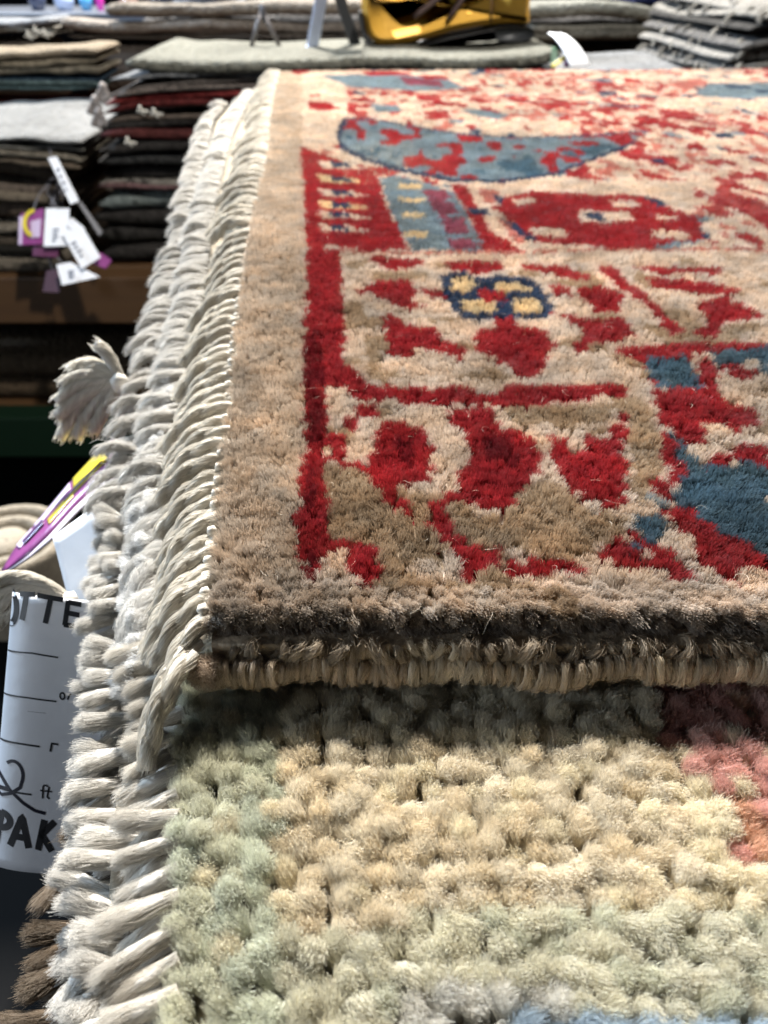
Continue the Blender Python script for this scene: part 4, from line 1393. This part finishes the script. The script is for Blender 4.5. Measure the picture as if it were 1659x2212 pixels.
def stroke(name, paths, wid, mat, parent, off=.00008, closed=False):
    """printed or written lines on the tag: paths in photo pixels (frame coordinates)"""
    vs, fs = [], []
    for path in paths:
        pp = []
        for (a, b), (c, d) in zip(path, path[1:]):
            k_ = max(2, int(math.hypot(c - a, d - b) / 4))
            for i in range(k_): pp.append((a + (c - a) * i / k_, b + (d - b) * i / k_))
        pp.append(path[-1])
        pp = np.array(pp)
        tg = np.gradient(pp, axis=0); tg /= np.linalg.norm(tg, axis=1)[:, None] + 1e-9
        nn = np.stack([-tg[:, 1], tg[:, 0]], 1)
        b0 = len(vs)
        for p_, q_ in zip(pp, nn):
            for sg in (-1, 1):
                x_, y_ = p_ + q_ * wid * .5 * sg
                vs.append(tagpt(x_, y_, off))
        for i in range(len(pp) - 1):
            fs.append((b0 + 2 * i, b0 + 2 * i + 1, b0 + 2 * i + 3, b0 + 2 * i + 2))
    return obj(name, mesh(name, vs, fs, mat, smooth=False), parent)


def tagpt(x_, y_, off):
    t_ = 1590 - y_
    lo, hi = -168.0, 140.0
    for _ in range(22):
        s = (lo + hi) / 2
        if pix(*bend(s, t_))[0] < x_: lo = s
        else: hi = s
    return bend(s, t_, off)


TG = thing('hang_tag', bend(0, 300), 'curled white size tag with black printed lines and a handwritten 2, beside the shaggy fringe', 'tag')
sheet('card', -165, 130, -296, 300, 40, 30, .0003, WHITE, TG)
arc = lambda cx_, cy_, rx, ry, a0, a1, n=16: [(cx_ + rx * math.cos(math.radians(a0 + (a1 - a0) * i / n)), cy_ + ry * math.sin(math.radians(a0 + (a1 - a0) * i / n))) for i in range(n + 1)]
stroke('printed_letters', [arc(20, 1322, 16, 38, -80, 90),                                        # O, mostly round the curl
                           [(43, 1290), (77, 1287)], [(58, 1290), (48, 1346)],                      # T
                           [(81, 1288), (137, 1293)], [(110, 1291), (98, 1347)],                    # T
                           [(148, 1294), (140, 1348)], [(148, 1297), (176, 1300)], [(144, 1320), (172, 1323)], [(138, 1346), (172, 1349)]], 11, INK, TG)
stroke('printed_letters', [[(4, 1764), (-8, 1832)], arc(4, 1783, 18, 16, -90, 90) + [(0, 1799)],                 # P
                           [(22, 1834), (48, 1768), (62, 1834)], [(31, 1812), (58, 1813)],                        # A
                           [(96, 1770), (82, 1836)], [(118, 1772), (90, 1802), (112, 1836)]], 14, INK, TG)       # K
stroke('rule_line', [[(18, 1418), (70, 1414), (126, 1418)]], 3.6, INK, TG)
stroke('rule_line', [[(10, 1513), (60, 1511), (122, 1513)]], 3.6, INK, TG)
stroke('rule_line', [[(2, 1613), (50, 1612), (86, 1613)]], 4.2, INK, TG)
stroke('rule_line', [[(-12, 1717), (30, 1718), (68, 1718)]], 4.0, INK, TG)
stroke('unit_mark', [arc(135, 1500, 5, 7, 0, 360), [(146, 1507), (150, 1496), (154, 1494)]], 3.6, INK, TG)
stroke('unit_mark', [[(109, 1622), (112, 1604), (126, 1605)]], 4.5, INK, TG)
stroke('unit_mark', [arc(98, 1700, 5, 5, -20, -180, 8) + [(92, 1724)], [(87, 1707), (100, 1708)], [(106, 1698), (102, 1720), (107, 1724)], [(100, 1707), (112, 1708)]], 3.4, INK, TG)
stroke('handwritten_number', [[(16, 1659)] + arc(30, 1680, 20, 28, -120, 20, 12) + [(44, 1706), (24, 1722), (4, 1730), (-6, 1724), (0, 1714), (20, 1714), (50, 1738), (76, 1752), (98, 1756)],
                              [(-4, 1680), (10, 1700), (20, 1714)]], 7, MARK, TG)
stroke('edge_crease', [[(60, 1540), (100, 1540)]], .8, GREYI, TG)


def card(name, quad, deps, mat, parent, th=.0004, n=8, bow=0.0):
    """stiff card through four photo points at given depths (top left, top right, bottom right, bottom left)"""
    c4 = [at(a, b, d) for (a, b), d in zip(quad, deps)]
    nn = (c4[1] - c4[0]).cross(c4[3] - c4[0]).normalized()
    vs, fs = [], []
    for side in (0, 1):
        for i in range(n + 1):
            for j in range(n + 1):
                u, v = i / n, j / n
                p_ = c4[0] * (1 - u) * (1 - v) + c4[1] * u * (1 - v) + c4[2] * u * v + c4[3] * (1 - u) * v
                vs.append(p_ + nn * (th * side + bow * 4 * v * (1 - v)))
    N = (n + 1) ** 2
    for i in range(n):
        for j in range(n):
            a, b, c, d = i * (n + 1) + j, (i + 1) * (n + 1) + j, (i + 1) * (n + 1) + j + 1, i * (n + 1) + j + 1
            fs.append((a, b, c, d)); fs.append((N + d, N + c, N + b, N + a))
    rim = [i * (n + 1) for i in range(n + 1)] + [n * (n + 1) + j for j in range(1, n + 1)] + [i * (n + 1) + n for i in range(n - 1, -1, -1)] + [j for j in range(n - 1, 0, -1)]
    for a, b in zip(rim, rim[1:] + rim[:1]): fs.append((b, a, N + a, N + b))
    return obj(name, mesh(name, vs, fs, mat, smooth=n > 4), parent)


# white tag behind it, half in shade
TW = thing('hang_tag', at(160, 1150, .19), 'plain white tag tucked behind the tassel and the shaggy fringe', 'tag')
card('card', [(113, 1160), (215, 1085), (240, 1330), (158, 1335)], [.196, .190, .182, .188], WHITE, TW)


# glossy leaflet seen nearly edge-on: strip between two rails
def strip(name, up, lo, mat, parent, th=.0005, lift=0.0, u0=0., u1=1., v0=0., v1=1., n=18):
    """up / lo rails: lists of (px, py, depth); the part of the sheet between u0..u1, v0..v1"""
    def rail(R, u):
        tt = np.linspace(0, 1, len(R)); R = np.array(R)
        return np.array([np.interp(u, tt, R[:, k]) for k in range(3)])
    vs, fs = [], []
    m_ = 3
    for side in (0, 1):
        for i in range(n + 1):
            u = u0 + (u1 - u0) * i / n
            a, b = at(*rail(up, u)), at(*rail(lo, u))
            a2, b2 = at(*rail(up, min(1, u + .01))), at(*rail(up, max(0, u - .01)))
            nn = (b - a).cross(a2 - b2)
            nn = nn.normalized() if nn.length > 1e-12 else Vector((0, -1, 0))
            if nn.dot(Vector((0, 0, H)) - a) < 0: nn = -nn
            for j in range(m_ + 1):
                v = v0 + (v1 - v0) * j / m_
                vs.append(a.lerp(b, v) + nn * (lift - th * side))
    N = (n + 1) * (m_ + 1)
    for i in range(n):
        for j in range(m_):
            a, b, c, d = i * (m_ + 1) + j, (i + 1) * (m_ + 1) + j, (i + 1) * (m_ + 1) + j + 1, i * (m_ + 1) + j + 1
            fs.append((a, b, c, d)); fs.append((N + d, N + c, N + b, N + a))
    rim = [i * (m_ + 1) for i in range(n + 1)] + [n * (m_ + 1) + j for j in range(1, m_ + 1)] + [i * (m_ + 1) + m_ for i in range(n - 1, -1, -1)] + [j for j in range(m_ - 1, 0, -1)]
    for a, b in zip(rim, rim[1:] + rim[:1]): fs.append((b, a, N + a, N + b))
    return obj(name, mesh(name, vs, fs, mat), parent)


UP = [(250, 940, .262), (218, 970, .258), (158, 1034, .250), (90, 1116, .240), (35, 1178, .232), (2, 1232, .226)]
LO = [(262, 1000, .222), (226, 1030, .220), (160, 1092, .216), (106, 1152, .212), (58, 1198, .212), (6, 1236, .218)]
LO2 = [(262, 1020, .219), (226, 1050, .217), (162, 1108, .213), (108, 1164, .209), (60, 1203, .2105), (6, 1238, .2175)]
TL = thing('leaflet_tag', at(100, 1100, .235), 'glossy purple tag with a yellow swirl, seen nearly edge-on below the tassel', 'tag')
strip('purple_face', UP, LO, PURPLE, TL)
strip('white_edge', LO, LO2, plain('tag_grey_white', (.52, .46, .52), .5), TL, lift=-.0003)
strip('yellow_swirl', UP, LO, YELLOW, TL, lift=.0003, u0=.12, u1=.40, v0=.02, v1=.62, th=.0002)
strip('yellow_swirl', UP, LO, YELLOW, TL, lift=.0003, u0=.40, u1=.58, v0=.45, v1=.72, th=.0002)
strip('white_swirl', UP, LO, LILAC, TL, lift=.0003, u0=.42, u1=.66, v0=.03, v1=.30, th=.0002)
strip('dark_swirl', UP, LO, plain('violet_ink', (.06, .02, .09), .35, coat=.3), TL, lift=.0006, u0=.20, u1=.46, v0=.50, v1=.56, th=.0001)
strip('dark_swirl', UP, LO, plain('violet_ink', (.06, .02, .09), .35, coat=.3), TL, lift=.0006, u0=.60, u1=.76, v0=.25, v1=.5, th=.0001)
strip('white_swirl', UP, LO, LILAC, TL, lift=.0003, u0=.68, u1=.80, v0=.05, v1=.4, th=.0002)

# bunch of tags hanging in front of the left stack
DT = (1.06) * c_ + .26 * s_
GTG = 'tags hanging on the left front stack'


def btag(label, quad, mat, dd, extra=()):
    c0 = at(*quad[0], DT + dd)
    t_ = thing('hang_tag', c0, label, 'tag', GTG)
    card('card', quad, [DT + dd] * 4, mat, t_, th=.0012, n=3)
    tube('tie', [at(quad[0][0] * .5 + quad[1][0] * .5, quad[0][1] * .5 + quad[1][1] * .5 + 3, DT + dd), at(quad[0][0] * .3 + 70, quad[0][1] - 40, DT + .02), at(150, min(330, quad[0][1] - 20), DT + .045)], .0007, GREYI, t_, nr=5)
    for nm, q, m_ in extra:
        if nm != 'print':
            card(nm, q, [DT + dd - .0022] * 4, m_, t_, th=.0006, n=2)
            continue
        mixp = lambda A, B, v: (A[0] + (B[0] - A[0]) * v, A[1] + (B[1] - A[1]) * v)
        for k in range(4):          # lines of small print
            v0_, v1_ = k / 4 + .04, k / 4 + .15
            e_ = (1.0, .8, .95, .6)[k]
            qq = [mixp(q[0], q[3], v0_), mixp(mixp(q[0], q[3], v0_), mixp(q[1], q[2], v0_), e_), mixp(mixp(q[0], q[3], v1_), mixp(q[1], q[2], v1_), e_), mixp(q[0], q[3], v1_)]
            card('print_line', qq, [DT + dd - .0022] * 4, m_, t_, th=.0005, n=1)
    return t_


btag('long narrow white tag hanging slantwise down from the broad white rug', [(103, 341), (122, 338), (171, 434), (152, 441)], WHITE, -.01, [('print', [(120, 362), (126, 360), (150, 416), (144, 419)], GREYI)])
btag('narrow grey strip tag slanting below the long white one', [(168, 438), (176, 436), (221, 500), (214, 510)], plain('strip_grey', (.16, .15, .15), .6), 0)
tt = btag('purple tag with a yellow arc, hanging beside the white tags', [(45, 462), (94, 450), (93, 527), (43, 529)], PURPLE, 0, [('lettering', [(66, 478), (88, 472), (86, 512), (66, 514)], LILAC), ('left_band', [(41, 468), (49, 466), (47, 528), (40, 529)], LILAC)])
for k in range(7):
    a0, a1 = math.radians(95 + k * 22), math.radians(117 + k * 22)
    q = [(76 + 19 * math.cos(a0), 482 - 24 * math.sin(a0)), (76 + 19 * math.cos(a1), 482 - 24 * math.sin(a1)), (76 + 28 * math.cos(a1), 482 - 32 * math.sin(a1)), (76 + 28 * math.cos(a0), 482 - 32 * math.sin(a0))]
    card('yellow_arc', q, [DT - .004] * 4, YELLOW, tt, th=.0005, n=1)
btag('upright white tag with its upper half shaded, next to the purple arc tag', [(99, 450), (150, 450), (146, 531), (94, 532)], WHITE, -.004, [('print', [(114, 492), (128, 492), (124, 524), (112, 524)], GREYI)])
btag('short white tag poking out above the tilted white one', [(136, 482), (156, 470), (184, 494), (138, 514)], WHITE, .004)
btag('tilted white tag with grey print, overlapping the upright one', [(133, 502), (176, 486), (217, 556), (176, 581)], WHITE, -.012, [('print', [(152, 524), (162, 519), (186, 552), (176, 560)], GREYI)])
btag('crumpled purple tag end below the tilted white one', [(178, 560), (218, 546), (241, 562), (228, 580)], PURPLE, .0)
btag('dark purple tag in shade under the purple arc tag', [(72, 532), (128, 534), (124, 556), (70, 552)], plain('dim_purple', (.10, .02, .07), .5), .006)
btag('lowest white tag hanging in front of the pine beam', [(122, 572), (152, 566), (216, 598), (134, 616)], WHITE, -.004, [('print', [(146, 584), (160, 582), (164, 602), (150, 604)], GREYI)])
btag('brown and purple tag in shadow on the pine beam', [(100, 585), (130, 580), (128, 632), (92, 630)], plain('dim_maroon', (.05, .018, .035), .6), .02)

# tag curling over the end of the sage rug
DE = DM * c_ + .05 * s_ - .03
TE = thing('hang_tag', at(1190, 70, DE), 'white and purple tag curling over the end of the pale sage rug', 'tag')
card('card', [(1184, 70), (1216, 72), (1276, 142), (1232, 146)], [DE, DE, DE - .02, DE - .02], WHITE, TE, th=.001, bow=-.006)
card('purple_band', [(1222, 98), (1240, 100), (1246, 146), (1218, 144)], [DE - .008] * 4, PURPLE, TE, th=.001)
card('yellow_arc', [(1190, 140), (1222, 118), (1226, 124), (1196, 147)], [DE - .010] * 4, YELLOW, TE, th=.001)
card('green_corner', [(1192, 100), (1206, 104), (1204, 142), (1190, 144)], [DE - .007] * 4, plain('green_print', (.04, .12, .06), .5), TE, th=.001)

# ================================================================== EASEL, WIRE STAND, SHOE
EB = DM + .13
zS = W(700, 112, EB).z
TEA = thing('display_easel', (W(718, 110, EB).x, EB, zS), 'folding metal easel with one bright and one black leg, standing on the pale sage rug', 'easel')
BRI = plain('brushed_aluminium', (.55, .62, .78), .35, .9, bump=.1)
BLM = plain('black_metal', (.02, .021, .022), .45)


def bar(name, p0, p1, wx, wy, mat, parent):
    p0, p1 = Vector(p0), Vector(p1)
    d = (p1 - p0).normalized()
    a = Vector((0, 1, 0)); s = d.cross(a).normalized(); a = s.cross(d).normalized()
    vs = []
    for p_ in (p0, p1):
        for i, j in ((-1, -1), (1, -1), (1, 1), (-1, 1)): vs.append(p_ + s * wx * i / 2 + a * wy * j / 2)
    m_ = mesh(name, vs, [(0, 1, 2, 3), (7, 6, 5, 4), (0, 4, 5, 1), (1, 5, 6, 2), (2, 6, 7, 3), (3, 7, 4, 0)], mat, smooth=False)
    o = obj(name, m_, parent)
    b = o.modifiers.new('bevel', 'BEVEL'); b.width = .0015; b.segments = 2
    return o


ap = W(722, -160, EB + .02)
bar('leg', W(672, 115, EB), W(722, -150, EB), .0165, .012, BRI, TEA)
bar('leg', W(771, 106, EB + .02), W(716, -60, EB + .02), .0155, .012, BLM, TEA)
box('hinge', ap.x - .02, ap.x + .02, EB - .012, EB + .04, W(720, -165, EB).z, W(720, -140, EB).z, BLM, TEA, .002)
lathe('foot_screw', [(.0005, .0022), (.002, .002), (.0028, .0004), (.0028, 0)], BRI, TEA, W(664, 102, EB - .012), 10)
lathe('foot_screw', [(.0005, .0022), (.002, .002), (.0028, .0004), (.0028, 0)], BRI, TEA, W(681, 108, EB - .012), 10)
ES = DM + .16
TWI = thing('wire_stand', W(570, 105, ES), 'small wire stand with two splayed legs on the pale sage rug', 'stand')
WIRE = plain('grey_wire', (.16, .15, .15), .4, .7)
tube('leg', [W(541, 107, ES), W(553, 65, ES), W(566, 22, ES)], .0032, WIRE, TWI)
tube('leg', [W(607, 107, ES + .01), W(590, 70, ES + .01), W(567, 24, ES + .004)], .0032, WIRE, TWI)
lathe('cap', [(.0005, .009), (.003, .008), (.0042, .0), (.0042, -.006)], plain('cap_grey', (.05, .05, .06), .4), TWI, W(567, 24, ES), 10)

SD = DM + .12
SP = lambda a, b: (713 + .3637 * a, .3637 * b)
outer = [(205, -90), (188, -20), (186, 50), (196, 120), (212, 185), (240, 232), (275, 256), (320, 266), (420, 260), (560, 234), (700, 192), (800, 172), (880, 158), (960, 146), (1010, 140), (1100, 138), (1170, 138), (1176, 60), (1182, -30), (1186, -160),
         (1040, -160), (940, -150), (860, -120), (760, -70), (690, -30), (620, 30), (560, 82), (500, 102), (440, 94), (392, 58), (360, 10), (330, -40), (300, -80), (260, -104)]
YEL = plain('yellow_leather', (.66, .36, .05), .45, spec=.35, bump=.25, scale=60, coat=.08)
SHO = thing('leather_shoe', W(960, 92, SD), 'yellow leather shoe with upturned toe and black heel, on the pale sage rug', 'shoe')


def prism(name, outl, D, half, mat, parent, rnd=.5, lay=(-1, -.86, -.5, 0, .5, .86, 1)):
    pts2 = np.array([SP(*p) for p in outl])
    # resample smoothly
    n = len(pts2); M = n * 4
    tt = np.linspace(0, n, M, endpoint=False)
    i = tt.astype(int); f = tt - i
    P0, P1, P2, P3 = (pts2[(i + k) % n] for k in (-1, 0, 1, 2))
    f = f[:, None]
    sm = .5 * ((2 * P1) + (-P0 + P2) * f + (2 * P0 - 5 * P1 + 4 * P2 - P3) * f ** 2 + (-P0 + 3 * P1 - 3 * P2 + P3) * f ** 3)
    w3 = np.array([W(a, b, D) for a, b in sm])
    tg = np.roll(w3, -1, 0) - np.roll(w3, 1, 0)
    nn = np.stack([tg[:, 2], 0 * tg[:, 0], -tg[:, 0]], 1); nn /= np.linalg.norm(nn, axis=1)[:, None] + 1e-9
    area = np.sum(w3[:, 0] * np.roll(w3[:, 2], -1) - np.roll(w3[:, 0], -1) * w3[:, 2])
    if area < 0: nn = -nn
    vs, fs = [], []
    for l in lay:
        ins = rnd * half * (1 - math.sqrt(max(0, 1 - l * l))) * .55
        for p_, q_ in zip(w3, nn): vs.append(p_ - q_ * ins + np.array([0, l * half, 0]))
    for k in range(len(lay) - 1):
        for a in range(M):
            b = (a + 1) % M
            fs.append((k * M + a, k * M + b, (k + 1) * M + b, (k + 1) * M + a))
    fs.append(tuple(range(M))); fs.append(tuple((len(lay) - 1) * M + a for a in reversed(range(M))))
    me = mesh(name, vs, fs, mat)
    return obj(name, me, parent)


prism('upper', outer, SD + .045, .042, YEL, SHO, .45)
prism('sole', [(182, 60), (196, 190), (232, 250), (280, 284), (420, 284), (560, 266), (760, 242), (962, 236), (962, 156), (880, 168), (700, 202), (560, 244), (420, 270), (320, 276), (262, 262), (212, 205), (192, 120)], SD + .045, .043, BLM, SHO, .15)
prism('heel', [(962, 148), (1172, 148), (1170, 232), (964, 234)], SD + .045, .040, BLM, SHO, .1)
DKL = plain('brown_strap', (.06, .035, .03), .5)
tube('strap', [W(*SP(500, 105), SD - .001), W(*SP(540, 70), SD - .003), W(*SP(640, -10), SD - .002), W(*SP(700, -60), SD)], .0042, DKL, SHO)
tube('strap', [W(*SP(700, 118), SD + .000), W(*SP(740, 60), SD - .003), W(*SP(790, -10), SD - .003), W(*SP(820, -80), SD)], .0034, DKL, SHO)
tube('seam', [W(*SP(956, 142), SD + .0005), W(*SP(958, 60), SD), W(*SP(962, -120), SD)], .0016, plain('dark_stitch', (.10, .05, .01), .6), SHO)

# ================================================================== far table with bright things on it
FD = 3.3
zf_ = W(150, 27, FD).z
TT = thing('display_table', (W(200, 27, FD).x, FD + .2, FLOOR_Z), 'dark display table far behind the rug stacks', 'table')
box('table_top', W(-300, 27, FD).x, W(420, 27, FD).x, FD - .02, FD + .55, zf_ - .03, zf_, plain('table_top', (.16, .18, .22), .3), TT, .004)
for xx in (W(-290, 27, FD).x, W(400, 27, FD).x):
    for yy in (FD + .02, FD + .47): box('leg', xx, xx + .05, yy, yy + .05, FLOOR_Z, zf_ - .0305, BLM, TT)
VASE = [(.0, 0), (.5, 0), (.75, .25), (.8, .5), (.5, .8), (.35, .9), (.42, 1.0), (.36, 1.0), (.3, .9)]
for (px_, wpx, hpx, c, lab) in ((118, 46, 26, (.55, .66, .9), 'pale blue glass vase on the far display table'), (166, 30, 22, (.10, .38, .7), 'bright blue jar on the far display table'),
                                (197, 20, 26, (.8, .05, .5), 'small magenta jar on the far display table'), (262, 44, 20, (.25, .17, .14), 'brown pot on the far display table'),
                                (58, 40, 30, (.07, .09, .16), 'navy vase on the far display table'), (330, 60, 24, (.03, .035, .05), 'black bowl on the far display table')):
    px_ = px_; kk = (FD * c_) / FX
    t_ = thing('vase', W(px_, 27, FD + .12), lab, 'vase', 'vases on the far display table')
    p_ = W(px_, 27, FD); R_ = wpx * kk * .62; Hh = hpx * kk * 1.9
    t_.location = (p_.x, FD + .12, zf_ + .0005)
    lathe('vase_body', [(r * R_, z * Hh) for r, z in VASE], plain('glaze', c, .15, coat=.5), t_, (p_.x, FD + .12, zf_ + .0005))
    lathe('vase_lip', [(.36 * R_, Hh * 1.001), (.44 * R_, Hh * 1.02), (.44 * R_, Hh * 1.05), (.34 * R_, Hh * 1.05)], plain('glaze_rim', tuple(min(1, v * 1.2) for v in c), .15), t_, (p_.x, FD + .12, zf_ + .0005))
stack(9, 2.55, .3, [('pale blue-white rolled bundle of cloth behind the taupe rugs', 372, 500, -14, 14, [(.55, .63, .75), (.62, .70, .82)], (0, 0)),
                    ('blue folded throw at the very back, right of the shoe', 1365, 1470, -20, 12, [(.04, .06, .18), (.10, .12, .28)], (0, 0)),
                    ('white folded throw at the very back, beside the blue one', 1475, 1700, -24, 12, [(.6, .65, .74), (.66, .70, .8)], (0, 0))], None)
stack(10, 2.55, .3, [('tall grey block of folded rugs holding up the cloth bundles', 300, 1900, 15, 120, [(.12, .12, .12), (.16, .155, .15), (.2, .19, .18)], (0, 0))], DECK)
